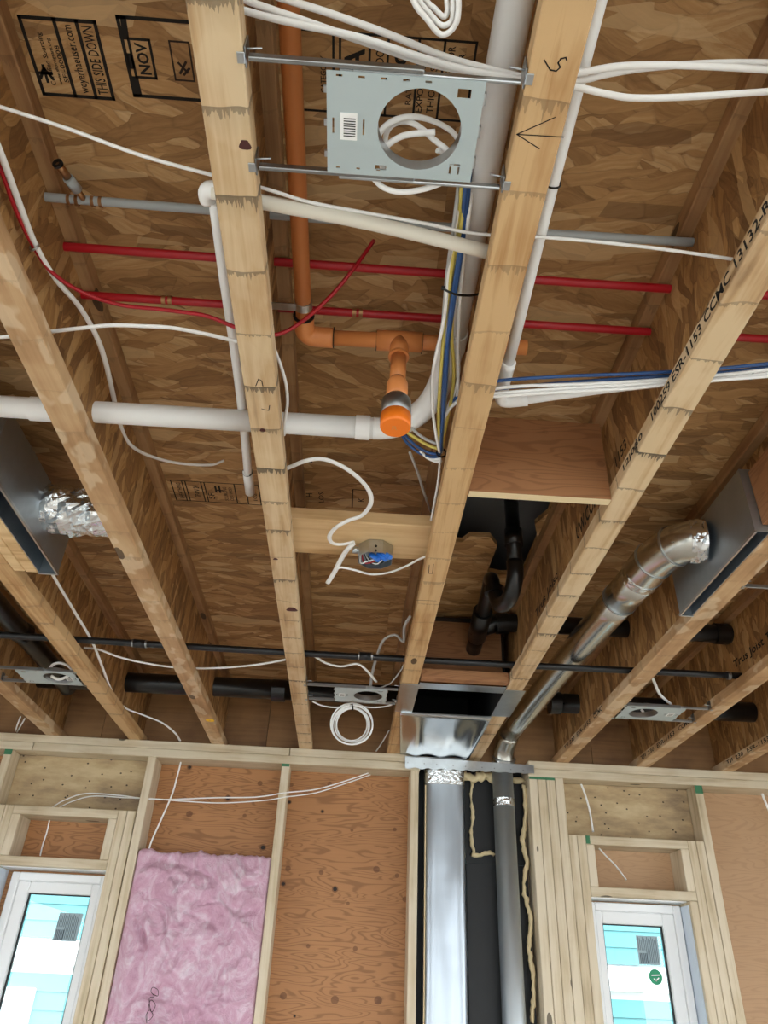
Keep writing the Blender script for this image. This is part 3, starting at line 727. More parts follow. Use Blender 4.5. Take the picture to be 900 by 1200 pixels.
tube('pipe', [(.748, 3.745, 0), (.748, 3.745, 2.70)], .050, 'wallpipe', wp, 1, seg=36)
tube('upper_joint', [(.750, 3.735, 2.66), (.752, 3.70, 2.745), (.763, 3.615, 2.803)], .052, 'duct_round', wp, 6, seg=36)
foil_collar('foil_tape', (.748, 3.745, 2.49), (.748, 3.745, 2.525), .0505, wp, 2.0, 5, 36, .002)
ring('joint_bead', (.754, 3.712, 2.712), (.006, -.045, .06), .046, .056, .010, 'galv', wp, 36)

st = thing('metal_strap', 'long galvanised strap with ragged lower edge bridging the cut top plate', 'strap', (.57, YW, 2.65))
top = [(.262 + .627 * i / 60, 2.684 - .010 * i / 60) for i in range(61)]
low = [(.889 - .627 * i / 60, 2.634 + .004 * math.sin(i * 1.05) * (1 if i > 22 else .5) - .004 * (i / 60) ) for i in range(61)]
sheet('strap_sheet', [top + low], .002, 'galv', st, frame_of(Vector((0, YW - .0135, 0)), (1, 0, 0), (0, 0, 1)))
box('strap_fold', .262, .56, YW - .0145, YW + .03, 2.684, 2.686, 'galv', st)
for i in range(9):
    ring('nail_head', (.275 + i * .07 + .01 * (i % 2), YW - .0155, 2.655 - .001 * i), (0, 1, 0), .0004, .003, .002, 'bar', st, 8)

# spray foam beads
def foam_bead(label, pts, r, seed):
    path = spline(pts, 10); v, f = sweep(path, r, r, 8)
    out = [p + Vector((noise.noise(p * 45 + Vector((seed, 0, 0))), .3 * noise.noise(p * 40), noise.noise(p * 45 + Vector((0, 0, seed))))) * r * 1.0 for p in v]
    return tag(mesh_obj('foam_bead', out, f, 'foam', None, True), label, 'foam', 'spray foam beads in the wall cavity')
foam_bead('vertical bead of yellow foam between the wall duct and the slim pipe', [(0.609, 3.800, 2.629), (0.598, 3.800, 2.536), (0.605, 3.800, 2.457), (0.594, 3.800, 2.379), (0.604, 3.800, 2.286)], .0085, 1)
foam_bead('short lower foam bead running right to the slim pipe', [(0.596, 3.800, 2.282), (0.632, 3.800, 2.280), (0.681, 3.800, 2.293), (0.701, 3.800, 2.279)], .0085, 2)
foam_bead('thick foam under the strap between the two wall ducts', [(0.553, 3.790, 2.640), (0.599, 3.790, 2.626), (0.651, 3.790, 2.637), (0.706, 3.790, 2.632)], .019, 3)
foam_bead('foam lump right of the slim pipe under the strap', [(0.804, 3.790, 2.633), (0.837, 3.790, 2.626), (0.863, 3.790, 2.632)], .014, 4)
foam_bead('long ragged foam line beside the stud post', [(0.855, 3.760, 2.600), (0.856, 3.760, 2.481), (0.834, 3.760, 2.346), (0.845, 3.760, 2.254), (0.826, 3.760, 2.146), (0.848, 3.760, 2.010), (0.833, 3.760, 1.910), (0.843, 3.760, 1.783), (0.829, 3.760, 1.637)], .010, 5)

# ================================================================== lamp mounting frames
def lamp_frame(label, xl, xr, y0, y1, px0, px1, hx, hr, flip=False, coil=True):
    t = thing('downlight', label, 'downlight', ((xl + xr) / 2, (y0 + y1) / 2, 2.70), 'recessed downlight housings')
    hy = (y0 + y1) / 2 + .001
    zp = 2.7005
    outer = rect(px0, y0 + .005, px1, y1 - .003)
    loops = [outer, circ(hx, hy, hr, 48)]
    w_ = px1 - px0
    sgn = -1 if flip else 1
    lx = px0 + w_ * .10 if not flip else px1 - w_ * .10
    for (a, b, c, d) in ((.035, .048, 0, 0), (.235, .248, 0, 0)):
        a_, b_ = (px0 + w_ * a, px0 + w_ * b) if not flip else (px1 - w_ * b, px1 - w_ * a)
        loops.append(rect(a_, hy - .010, b_, hy + .012))
    q0 = px0 + w_ * .83 if not flip else px0 + w_ * .09
    loops.append(rect(q0, y0 + .016, q0 + .018, y0 + .028))
    q1 = px0 + w_ * .33 if not flip else px1 - w_ * .42
    loops.append(rect(q1, y1 - .020, q1 + .016, y1 - .013))
    q2 = px0 + w_ * .84 if not flip else px0 + w_ * .08
    loops.append([(q2, y1 - .026), (q2 + .003, y1 - .026), (q2 + .003, y1 - .014), (q2, y1 - .014)]); loops.append([(q2 + .012, y1 - .026), (q2 + .015, y1 - .026), (q2 + .015, y1 - .014), (q2 + .012, y1 - .014)]); loops.append([(q2, y1 - .030), (q2 + .015, y1 - .030), (q2 + .015, y1 - .0275), (q2, y1 - .0275)])
    for k_ in range(3): loops.append(rect(px0 + w_ * (.06 + .14 * k_), y1 - .014, px0 + w_ * (.085 + .14 * k_), y1 - .011))
    for k_ in range(5): loops.append(rect(px0 + w_ * (.06 + .14 * k_), y0 + .009, px0 + w_ * (.10 + .14 * k_), y0 + .012))
    loops = [l for l in loops[:2]] + [l for l in loops[2:] if all(math.hypot(x - hx, y - hy) > hr + .004 for x, y in l)]
    sheet('plate', loops, .0012, 'can', t, Matrix.Translation((0, 0, zp)))
    # raised collar round the hole
    ring('hole_collar', (hx, hy, zp + .011), (0, 0, 1), hr, hr + .0012, .022, 'galv', t, 48)
    for yy in (y0, y1):
        d_ = .004
        box('hanger_bar', xl + .006, (xl + xr) / 2 + .05, yy - d_, yy - d_ + .006, 2.700, 2.712, 'bar', t, .001)
        box('hanger_bar', (xl + xr) / 2 - .06, xr - .006, yy - d_ + .0065, yy + .007, 2.701, 2.711, 'galv', t, .001)
        for xx, s in ((xl, 1), (xr, -1)):
            foot = box('bar_foot', xx + s * .0008 if s > 0 else xx - .0028, xx + .0028 if s > 0 else xx - .0008, yy - .014, yy + .012, 2.703, 2.735, 'bar', t, .0005)
            box('hook_tab', xx - .008 if s > 0 else xx - .002, xx + .002 if s > 0 else xx + .008, yy - .010, yy + .004, 2.6975, 2.6993, 'galv', t, .0004)
            tube('nail', [(xx - s * .004, yy - .005, 2.716), (xx + s * .022, yy - .007, 2.718)], .0016, 'galv', foot, 1, seg=6)
    for k_ in range(3): box('side_tab', px0 - .004, px0, y0 + .025 + k_ * .045, y0 + .034 + k_ * .045, 2.700, 2.704, 'galv', t)
    for k_ in range(3): box('side_tab', px1, px1 + .003, y0 + .020 + k_ * .045, y0 + .036 + k_ * .045, 2.700, 2.706, 'galv', t)
    # paper label with bar code
    bx = px0 + w_ * .085 if not flip else px1 - w_ * .21
    lb = box('paper_label', bx, bx + w_ * .115, hy - .018, hy + .020, 2.6992, 2.6996, 'label', t)
    stroke('bar_code', [(.003, .004 + i * .0035 * w_ / .21, .018 * w_ / .21, .004 + i * .0035 * w_ / .21) for i in range(8)], .0015, (1, 0, 0), (0, -1, 0), (bx + .003, hy + .018, 2.6988), 'ink', lb)
    return t
lfA = lamp_frame('large grey lamp mounting plate with round hole nearest the camera', -.192, .173, .496, .647, -.086, .122, .041, .0575)
lfC = lamp_frame('lamp mounting plate near the wall above the hanging white cable coil', -.192, .173, 2.80, 2.965, -.08, .125, .052, .056)
lfL = lamp_frame('lamp mounting plate at left below the black drain pipe', -1.414, -1.080, 2.80, 2.945, -1.31, -1.088, -1.165, .056, True)
lfR = lamp_frame('lamp mounting plate at right between joists, white cable through its hole', 1.068, 1.404, 2.825, 2.985, 1.075, 1.31, 1.165, .056, True)
lfX = lamp_frame('lamp mounting plate at the right edge below the register box', 1.068, 1.404, 1.66, 1.812, 1.16, 1.37, 1.26, .056)

# ================================================================== pipes
vp_ = thing('vacuum_pipe', 'wide white PVC pipe crossing two joists then bending along the third', 'pipe', (0, 1.35, 2.81))
Zv = 2.82; RV = .0255
tube('pipe', [(-1.7, 1.378, Zv), (.005, 1.364, Zv)], RV, 'pvc', vp_, 1, seg=28)
arc = [(.005, 1.364, Zv), (.03, 1.361, Zv), (.062, 1.347, Zv), (.098, 1.312, Zv), (.127, 1.262, Zv), (.143, 1.20, Zv), (.151, 1.14, Zv), (.153, 1.09, Zv)]
tube('elbow', arc, RV + .001, 'pvc', vp_, 4, seg=28)
tube('pipe', [(.153, 1.09, Zv), (.158, .3, Zv), (.158, -1.2, Zv)], RV, 'pvc', vp_, 1, seg=28)
ring('coupling', (-.02, 1.364, Zv), (1, 0, 0), RV, RV + .0035, .034, 'pvc', vp_, 32)
ring('coupling', (.1535, 1.07, Zv), (0, 1, 0), RV, RV + .0035, .05, 'pvc', vp_, 32)
ring('coupling', (-.765, 1.372, Zv), (1, 0, 0), RV, RV + .003, .06, 'pvc', vp_, 32)

sp_ = thing('sprinkler_pipe', 'orange CPVC sprinkler pipe with elbow, tee and capped drop head', 'pipe', (-.15, 1.13, 2.88))
Zo = 2.88; RO = .0165
tube('pipe', [(-.155, -1.5, Zo), (-.154, 1.10, Zo)], RO, 'orange', sp_, 1, seg=24)
tube('elbow', [(-.154, 1.085, Zo), (-.154, 1.115, Zo), (-.151, 1.131, Zo), (-.142, 1.140, Zo), (-.127, 1.143, Zo), (-.092, 1.143, Zo)], RO + .005, 'orange', sp_, 4, seg=24)
tube('pipe', [(-.10, 1.143, Zo), (.322, 1.134, Zo)], RO, 'orange', sp_, 1, seg=24)
tee = tube('tee', [(.0, 1.141, Zo), (.098, 1.139, Zo)], RO + .0055, 'orange', sp_, 1, seg=24)
tube('tee_branch', [(.049, 1.139, Zo), (.0485, 1.135, Zo - .052)], RO + .004, 'orange', sp_, 1, seg=24)
ring('tee_branch_rim', (.0485, 1.135, Zo - .050), (0, .06, 1), RO, RO + .0055, .006, 'orange', tee, 24)
tube('drop_pipe', [(.0485, 1.135, Zo - .05), (.0475, 1.125, Zo - .135)], RO, 'orange', sp_, 1, seg=24)
tube('head_adapter', [(.0475, 1.125, Zo - .128), (.0473, 1.123, Zo - .140), (.0471, 1.121, Zo - .172), (.0471, 1.121, Zo - .176)], RO + .0050, 'orange', sp_, 1, seg=24, radii=[.8, 1, 1, .9])
tube('head_collar', [(.0470, 1.120, Zo - .172), (.0467, 1.118, Zo - .190)], .0135, 'black', sp_, 1, seg=20)
tube('head_shell', [(.0467, 1.118, Zo - .186), (.0466, 1.117, Zo - .193), (.0464, 1.115, Zo - .238)], .0292, 'bar', sp_, 1, seg=32, radii=[.82, 1, 1])
hcap = tube('head_cap', [(.0464, 1.115, Zo - .231), (.0462, 1.113, Zo - .258), (.0462, 1.113, Zo - .262)], .0300, 'orange_bright', sp_, 1, seg=32, radii=[1, 1, .93])
text('cap_mark', 'R', (.040, 1.119, Zo - .2624), (1, 0, 0), (0, -1, 0), .012, 'orange', hcap, .011, .02)
clip = ring('pipe_clip', (-.154, 1.055, Zo), (0, 1, 0), RO, RO + .002, .018, 'galv', sp_, 24)
box('clip_arm', -.2175, -.168, 1.046, 1.064, Zo - .012, Zo - .010, 'galv', clip)
ring('elbow_lip', (-.154, 1.086, Zo), (0, 1, 0), RO, RO + .006, .003, 'black', sp_, 24)
for xx in (-.092, .0, .098): ring('joint_line', (xx, 1.142, Zo), (1, 0, 0), RO, RO + .0058, .0015, 'ink_soft', sp_, 24)

def pex(name, label, y, z, r, mat, x0, x1, rings, dy=0.0):
    t = thing(name, label, 'pipe', ((x0 + x1) / 2, y, z))
    pp = tube('pipe', [(x0, y, z), ((x0 + x1) / 2, y + dy * .5 + .003, z - .003), (x1, y + dy, z)], r, mat, t, 8, seg=16)
    for xx in rings:
        ring('crimp_ring', (xx - .007, y + dy * (xx - x0) / (x1 - x0) + .002, z - .002), (1, 0, 0), r, r + .0018, .008, 'brass', pp, 20)
        ring('crimp_ring', (xx + .007, y + dy * (xx - x0) / (x1 - x0) + .002, z - .002), (1, 0, 0), r, r + .0018, .008, 'brass', pp, 20)
    return t
pex('red_water_pipe', 'red plastic water pipe nearer the camera, running across all joists', 1.010, 2.955, .0088, 'pex_red', -1.446, 1.856, [])
pex('red_water_pipe', 'red plastic water pipe with brass crimp rings, farther of the two', 1.138, 2.955, .0088, 'pex_red', -1.446, 1.856, [-.46, -.045], -.014)
gp = pex('grey_water_pipe', 'grey plastic water pipe with a small capped brass tee at left', .897, 2.95, .0085, 'pex_grey', -.70, .606, [])
for xx in (-.60, -.585, -.555, -.54): ring('crimp_ring', (xx, .899, 2.949), (1, 0, 0), .0085, .0105, .006, 'brass', gp, 20)
tube('tee_branch', [(-.570, .899, 2.949), (-.574, .872, 2.94)], .006, 'brass', gp, 1, seg=14)
tube('branch_sleeve', [(-.574, .870, 2.94), (-.580, .840, 2.93)], .0098, 'pex_grey', gp, 1, seg=16)
tube('branch_cap', [(-.580, .838, 2.93), (-.586, .808, 2.922)], .0075, 'brass', gp, 1, seg=16); ring('cap_rim', (-.586, .808, 2.922), (-.006, -.03, -.008), .004, .0095, .005, 'black', gp, 16)

cp = thing('cream_pipe', 'cream plastic pipe slanting between joists just beyond the big lamp plate', 'pipe', (-.03, .77, 2.766))
tube('pipe', [(-.276, .732, 2.764), (-.194, .744, 2.762), (-.014, .769, 2.761), (.20, .812, 2.761)], .0118, 'pvc_cream', cp, 4, seg=20)
tube('elbow', [(-.262, .735, 2.768), (-.278, .733, 2.769), (-.286, .741, 2.772), (-.287, .757, 2.776)], .0145, 'pvc', cp, 4, seg=20)
tube('branch_pipe', [(-0.275, 0.756, 2.772), (-0.286, 0.942, 2.800), (-0.296, 1.172, 2.830), (-0.310, 1.432, 2.855), (-0.325, 1.670, 2.870)], .0112, 'pvc', cp, 4, seg=20)
tube('end_cap', [(-0.324, 1.639, 2.868), (-0.329, 1.749, 2.876)], .0135, 'pvc', cp, 1, seg=20)
ring('cap_line', [(-0.324, 1.639, 2.868)][0], (.006, .09, .02), .010, .0142, .002, 'black', cp, 20)

wb = thing('slim_white_pipe', 'slim white pipe along the right side of a joist, turning right below the blue cables', 'pipe', (.27, .8, 2.8))
tube('pipe', [(.262, -1.0, 2.80), (.262, .43, 2.80), (.274, 1.13, 2.80)], .0112, 'pvc', wb, 3, seg=18)
tube('elbow', [(.2738, 1.10, 2.80), (.274, 1.17, 2.80), (.277, 1.205, 2.80), (.290, 1.218, 2.80), (.335, 1.208, 2.80)], .0145, 'pvc', wb, 4, seg=18)
tube('pipe', [(0.303, 1.217, 2.800), (0.533, 1.146, 2.800), (0.802, 1.080, 2.800), (0.991, 1.040, 2.800)], .0112, 'pvc', wb, 4, seg=18)
ring('tie', [(0.770, 1.088, 2.800)][0], (1, -.2, 0), .0112, .0128, .004, 'black', wb, 18)
ring('tie', (.2665, .70, 2.80), (0, 1, 0), .0112, .0128, .003, 'black', wb, 18)

# black gas pipe and drains
gs = thing('gas_pipe', 'thin black iron pipe with couplings running level through every joist', 'pipe', (0, 2.60, 2.7545))
tube('pipe', [(-2.3, 2.585, 2.7545), (0, 2.612, 2.7545), (1.46, 2.590, 2.7545)], .0122, 'gas', gs, 6, seg=16)
for xx in (-.80, .03): 
    tube('coupling', [(xx - .022, 2.606, 2.7545), (xx + .022, 2.607, 2.7545)], .0155, 'gas', gs, 1, seg=18)
    for s in (-1, 1): ring('thread_band', (xx + s * .024, 2.606, 2.7545), (1, 0, 0), .012, .0148, .007, 'bar', gs, 18)
ring('thread_band', (1.385, 2.592, 2.7545), (1, 0, 0), .012, .016, .012, 'bar', gs, 18)
dr = thing('drain_pipe', 'long black ABS drain pipe through the left joists near the wall', 'pipe', (0, 3.33, 2.866))
tube('pipe', [(-2.3, 3.356, 2.859), (.196, 3.335, 2.868)], .0445, 'abs', dr, 1, seg=28)
for xx in (-1.14, -.35): ring('hub', (xx, 3.345, 2.864), (1, 0, 0), .0445, .050, .06, 'abs', dr, 28)
tube('branch', [(-1.337, 2.036, 2.860), (-1.328, 2.420, 2.850), (-1.327, 2.663, 2.848), (-1.317, 2.921, 2.846), (-1.319, 3.216, 2.845), (-1.326, 3.412, 2.845)], .038, 'abs', dr, 5, seg=24)
ring('hub', [(-1.323, 2.779, 2.847)][0], (.18, .42, 0), .038, .043, .06, 'abs', dr, 24)
dr2 = thing('drain_pipe', 'black ABS drain pipe through the right joists near the wall, right of the round duct', 'pipe', (1.4, 3.33, 2.872))
tube('pipe', [(.90, 3.33, 2.872), (2.3, 3.318, 2.878)], .0445, 'abs', dr2, 1, seg=28)
ring('hub', (.925, 3.33, 2.872), (1, 0, 0), .0445, .050, .05, 'abs', dr2, 28)
pt = thing('drain_trap', 'black ABS drain trap below the floor opening with a branch through the joist', 'pipe', (.50, 2.2, 2.75))
RA = .0235
tube('tailpiece', [(.478, 2.03, 3.10), (.480, 2.045, 2.86)], RA, 'abs', pt, 1, seg=22)
tube('hub', [(.479, 2.036, 2.985), (.480, 2.041, 2.93)], RA + .006, 'abs', pt, 1, seg=22)
tube('trap_bend', [(.480, 2.045, 2.875), (.480, 2.052, 2.83), (.475, 2.085, 2.788), (.466, 2.135, 2.775), (.455, 2.185, 2.79), (.448, 2.205, 2.83), (.445, 2.21, 2.86)], RA + .003, 'abs', pt, 5, seg=22)
tube('trap_arm', [(.444, 2.212, 2.84), (.440, 2.225, 2.895), (.441, 2.26, 2.918), (.445, 2.31, 2.912), (.450, 2.46, 2.90), (.455, 2.60, 2.888)], RA + .002, 'abs', pt, 5, seg=22)
ring('trap_nut', (.444, 2.211, 2.852), (0, 0, 1), RA, RA + .011, .022, 'abs', pt, 14)
tube('wye', [(.450, 2.47, 2.90), (.456, 2.66, 2.882)], RA + .012, 'abs', pt, 1, seg=24)
tube('branch_pipe', [(.458, 2.62, 2.898), (.505, 2.61, 2.912), (.57, 2.605, 2.922), (1.0, 2.605, 2.926), (1.46, 2.60, 2.926)], .0345, 'abs', pt, 4, seg=24)
ring('hub', (.545, 2.607, 2.919), (1, -.05, .1), .0345, .040, .045, 'abs', pt, 24); ring('hub', (1.395, 2.60, 2.926), (1, 0, 0), .0345, .040, .05, 'abs', pt, 24)
tube('lower_leg', [(.455, 2.62, 2.885), (.457, 2.75, 2.868)], RA + .006, 'abs', pt, 1, seg=22)
tb = thing('tub_underside', 'dark grey underside of a tub seen through the rough hole in the floor', 'tub', (.42, 2.1, 3.03))
box('base', .12, .78, 1.55, 2.75, 3.16, 3.18, 'tub', tb, .01); box('rim', .12, .14, 1.55, 2.75, 3.021, 3.16, 'tub', tb); box('rim', .76, .78, 1.55, 2.75, 3.021, 3.16, 'tub', tb)
box('rim', .14, .76, 1.55, 1.57, 3.021, 3.16, 'tub', tb); box('rim', .14, .76, 2.73, 2.75, 3.021, 3.16, 'tub', tb)

# ================================================================== junction box
jb = thing('junction_box', 'octagonal steel junction box with blue wire connectors on the pale board', 'electrical box', (.035, 1.84, 2.770))
oc = [(0.033, 1.791, 2.770)][0]
ox, oy = .033, 1.835
def octa(r, ph=22.5): return [(ox + r * math.cos(R(ph + 45 * i)), oy + r * math.sin(R(ph + 45 * i))) for i in range(8)]
sheet('back_plate', [octa(.052)], .0015, 'galv', jb, Matrix.Translation((0, 0, 2.7685)))
V = []; F = []
for rr, zz in ((.052, 2.7692), (.052, 2.729), (.0505, 2.729), (.0505, 2.7675)):
    V += [Vector((x, y, zz)) - jb.location for x, y in octa(rr)]
for k_ in range(3):
    for s in range(8): F.append((k_ * 8 + s, k_ * 8 + (s + 1) % 8, (k_ + 1) * 8 + (s + 1) % 8, (k_ + 1) * 8 + s))
mesh_obj('side_wall', V, F, 'galv', jb)
for a, b in ((.008, .012), (-.012, .024), (.020, -.01)): tube('wire_connector', [(ox + a, oy - .022 + b * .4, 2.742), (ox + a + .016, oy - .030 + b * .5, 2.726), (ox + a + .022, oy - .033 + b * .5, 2.720)], .0078, 'blue_nut', jb, 2, seg=10)
for q, (mt, dx) in enumerate((('black', .0), ('romex', .008), ('wire_red', -.012), ('black', .02), ('romex', -.02))):
    tube('loose_wire', [(ox - .035 + dx * .3, oy - .005 + dx, 2.755), (ox - .02 + dx, oy + .012 + q * .003, 2.733), (ox + dx, oy + .018 - q * .004, 2.727), (ox + .02 + dx * .5, oy - .002, 2.736)], .0019, mt, jb, 5, seg=6)
tube('ground_screw', [(ox + .034, oy + .02, 2.765), (ox + .034, oy + .02, 2.742)], .004, 'bar', jb, 1, seg=8)
for yy in (-.014, .0): ring('knockout', (ox + .0, oy - .0483 , 2.748 + yy), (0, 1, 0), .0008, .0036, .003, 'black', jb, 10)
tube('cable_clamp', [(ox - .046, oy - .012, 2.752), (ox - .064, oy - .014, 2.752)], .010, 'galv', jb, 1, seg=12)

# ================================================================== cables
cable('thin_cable', 'thin white cable dipping from the upper left through two joists to the printed joist', [(-0.632, 0.627, 2.800), (-0.586, 0.640, 2.800), (-0.488, 0.661, 2.790), (-0.381, 0.686, 2.775), (-0.273, 0.704, 2.765), (-0.192, 0.721, 2.765), (-0.124, 0.737, 2.762), (-0.056, 0.748, 2.764), (0.071, 0.768, 2.770), (0.136, 0.780, 2.772), (0.201, 0.785, 2.775), (0.290, 0.789, 2.785), (0.454, 0.798, 2.790), (0.601, 0.799, 2.775), (0.629, 0.802, 2.775)], 'romex', .0030, .0030)
cable('red_wire', 'thin red wire looping beside the white cable at left and past the orange pipe', [(-0.638, 0.690, 2.800), (-0.625, 0.742, 2.800), (-0.627, 0.817, 2.800), (-0.625, 0.893, 2.805), (-0.613, 0.955, 2.810), (-0.570, 0.999, 2.810), (-0.499, 1.016, 2.800), (-0.415, 1.012, 2.790), (-0.329, 1.006, 2.775), (-0.273, 1.021, 2.766), (-0.233, 1.030, 2.766), (-0.194, 1.042, 2.775), (-0.151, 1.031, 2.800), (-0.098, 0.992, 2.830), (-0.056, 0.956, 2.870), (-0.017, 0.936, 2.940)], 'wire_red', .0040, .0040)
cable('white_cable', 'white cable beside the red wire, hanging along the blotchy joist', [(-0.610, 0.642, 2.790), (-0.611, 0.710, 2.795), (-0.616, 0.795, 2.800), (-0.620, 0.895, 2.805), (-0.612, 0.979, 2.815), (-0.596, 1.053, 2.830), (-0.593, 1.150, 2.850), (-0.604, 1.255, 2.870), (-0.624, 1.378, 2.890), (-0.640, 1.503, 2.900), (-0.642, 1.596, 2.910), (-0.615, 1.665, 2.925), (-0.548, 1.724, 2.945), (-0.461, 1.760, 2.970), (-0.425, 1.773, 2.998)], 'romex', .0062, .0036)
for p_ in ([(-0.623, 0.896, 2.804)][0],): tag(ring('cable_tie', p_, (.2, .5, 0), .0085, .0105, .004, 'galv', None, 14), 'small metal staple holding the red wire and white cable', 'staple')
cable('twisted_cable', 'white twisted cable arching between the blotchy joist and the stained joist', [(-0.855, 1.111, 2.770), (-0.746, 1.092, 2.768), (-0.709, 1.084, 2.768), (-0.627, 1.063, 2.766), (-0.564, 1.047, 2.764), (-0.512, 1.037, 2.765), (-0.455, 1.035, 2.766), (-0.398, 1.035, 2.767), (-0.334, 1.045, 2.767), (-0.272, 1.059, 2.766), (-0.236, 1.065, 2.766)], 'romex', .0046, .0030)
cable('white_cable', 'white cable running down from the left register box to the top plate', [(-0.980, 2.130, 2.785), (-0.975, 2.192, 2.775), (-0.979, 2.399, 2.770), (-0.984, 2.637, 2.764), (-1.000, 2.856, 2.748), (-1.026, 3.128, 2.738), (-1.018, 3.311, 2.736), (-0.962, 3.428, 2.742), (-0.890, 3.508, 2.735), (-0.842, 3.594, 2.715), (-0.835, 3.695, 2.708)], 'romex', .0058, .0036)
cable('white_cable', 'white cable sagging across four bays to the middle lamp plate', [(-1.048, 2.729, 2.775), (-0.989, 2.730, 2.772), (-0.918, 2.780, 2.765), (-0.826, 2.815, 2.760), (-0.713, 2.835, 2.757), (-0.561, 2.821, 2.757), (-0.388, 2.762, 2.758), (-0.236, 2.670, 2.758), (-0.171, 2.635, 2.758), (-0.117, 2.694, 2.754), (-0.058, 2.714, 2.752), (-0.000, 2.674, 2.750), (0.040, 2.712, 2.740), (0.080, 2.799, 2.730)], 'romex', .0056, .0040)
cable('white_cable', 'white cable curling from the stained joist to the junction box', [(-0.237, 1.495, 2.762), (-0.188, 1.453, 2.758), (-0.150, 1.420, 2.754), (-0.110, 1.410, 2.755), (-0.065, 1.431, 2.754), (-0.024, 1.474, 2.753), (0.005, 1.528, 2.752), (0.010, 1.582, 2.750), (-0.011, 1.634, 2.748), (-0.046, 1.658, 2.745), (-0.077, 1.691, 2.742), (-0.095, 1.737, 2.742), (-0.089, 1.779, 2.746), (-0.063, 1.792, 2.750), (-0.028, 1.777, 2.752)], 'romex', .0062, .0038)
cable('cable_stub', 'thick white cable end hanging left of the junction box', [(-0.030, 1.787, 2.752), (-0.048, 1.820, 2.748), (-0.065, 1.870, 2.742), (-0.081, 1.926, 2.735), (-0.101, 1.985, 2.728)], 'romex', .0075, .0050)
cable('white_cable', 'thin white cable sagging from the cable stub to the rough tan joist', [(-0.079, 1.915, 2.735), (-0.062, 1.900, 2.736), (-0.024, 1.910, 2.736), (0.026, 1.934, 2.738), (0.076, 1.925, 2.742), (0.123, 1.897, 2.750), (0.162, 1.860, 2.757), (0.202, 1.826, 2.760)], 'romex', .0040, .0030)
cable('grey_cable', 'thin grey cable hanging below the bundle beside the rough tan joist', [(0.096, 1.421, 2.800), (0.126, 1.533, 2.820), (0.154, 1.662, 2.850), (0.187, 1.799, 2.880)], 'cable_grey', .0036, .0026)
cable('white_cable', 'white cable hugging the right edge of the stained joist above the vacuum pipe', [(-0.201, 1.079, 2.770), (-0.191, 1.116, 2.765), (-0.183, 1.168, 2.762), (-0.183, 1.226, 2.762), (-0.192, 1.286, 2.764), (-0.198, 1.346, 2.768)], 'romex', .0035, .0028)
for q, (pts, lab) in enumerate((([(-0.249, 0.444, 2.790), (-0.200, 0.465, 2.790), (-0.129, 0.481, 2.785), (-0.049, 0.499, 2.780), (0.045, 0.519, 2.775), (0.117, 0.525, 2.772), (0.187, 0.525, 2.770), (0.247, 0.516, 2.770), (0.301, 0.506, 2.775), (0.359, 0.502, 2.780), (0.431, 0.501, 2.785), (0.515, 0.502, 2.790), (0.612, 0.504, 2.790)], 'upper grey-white cable of three crossing above the big lamp plate'),
        ([(-0.217, 0.441, 2.800), (-0.164, 0.461, 2.800), (-0.096, 0.474, 2.795), (-0.015, 0.492, 2.790), (0.068, 0.514, 2.785), (0.128, 0.523, 2.780), (0.189, 0.529, 2.775), (0.254, 0.528, 2.775), (0.301, 0.520, 2.785), (0.352, 0.511, 2.790), (0.433, 0.502, 2.795), (0.516, 0.498, 2.800), (0.610, 0.496, 2.800)], 'middle grey-white cable of three crossing above the big lamp plate'),
        ([(-0.271, 0.456, 2.780), (-0.199, 0.474, 2.780), (-0.128, 0.483, 2.775), (-0.049, 0.491, 2.770), (0.033, 0.507, 2.765), (0.104, 0.519, 2.762), (0.187, 0.525, 2.760), (0.253, 0.529, 2.760), (0.297, 0.536, 2.762), (0.340, 0.540, 2.765), (0.418, 0.535, 2.770), (0.522, 0.523, 2.775), (0.613, 0.511, 2.780)], 'lowest grey-white cable of three crossing above the big lamp plate'))):
    cable('grey_white_cable', lab, pts, 'romex', .0052, .0034, group='cables over the lamp plate')
for q in range(3):
    d_ = q * 5
    cable('hanging_cable', ['outer', 'middle', 'inner'][q] + ' of three white cables looping down at the top edge', [(-0.008, 0.420, 2.999), (-0.001, 0.408, 2.800), (0.020, 0.434, 2.750), (0.039, 0.452, 2.745), (0.058, 0.467, 2.742), (0.073, 0.461, 2.745), (0.078, 0.441, 2.750), (0.071, 0.403, 2.800), (0.071, 0.414, 2.999)] if q == 0 else ([(0.002, 0.419, 2.999), (0.008, 0.407, 2.800), (0.026, 0.435, 2.760), (0.043, 0.450, 2.755), (0.059, 0.461, 2.752), (0.071, 0.456, 2.755), (0.071, 0.440, 2.760), (0.064, 0.403, 2.800), (0.062, 0.415, 2.999)] if q == 1 else [(0.012, 0.418, 2.999), (0.016, 0.406, 2.800), (0.034, 0.437, 2.770), (0.049, 0.448, 2.765), (0.061, 0.455, 2.762), (0.065, 0.449, 2.765), (0.063, 0.439, 2.770), (0.056, 0.404, 2.800), (0.054, 0.415, 2.999)]), 'romex', .0050, .0036, group='white cables of the top loop')
cl = thing('cable_coil', 'white cable coil resting inside the round hole of the big lamp plate', 'cable coil', (.03, .63, 2.74))
c0 = Vector((.035, .640, 2.752)); pth = []
for i in range(46):
    a = -.4 + i * .30; rr = .034 + .0005 * i + .006 * math.sin(i * .9)
    pth.append(c0 + Vector((math.cos(a) * rr * 1.2, math.sin(a) * rr * .8, .014 * math.sin(i * .5) + .0006 * i)))
tube('cable', pth, .0046, 'romex', cl, 3, .0034, 8)
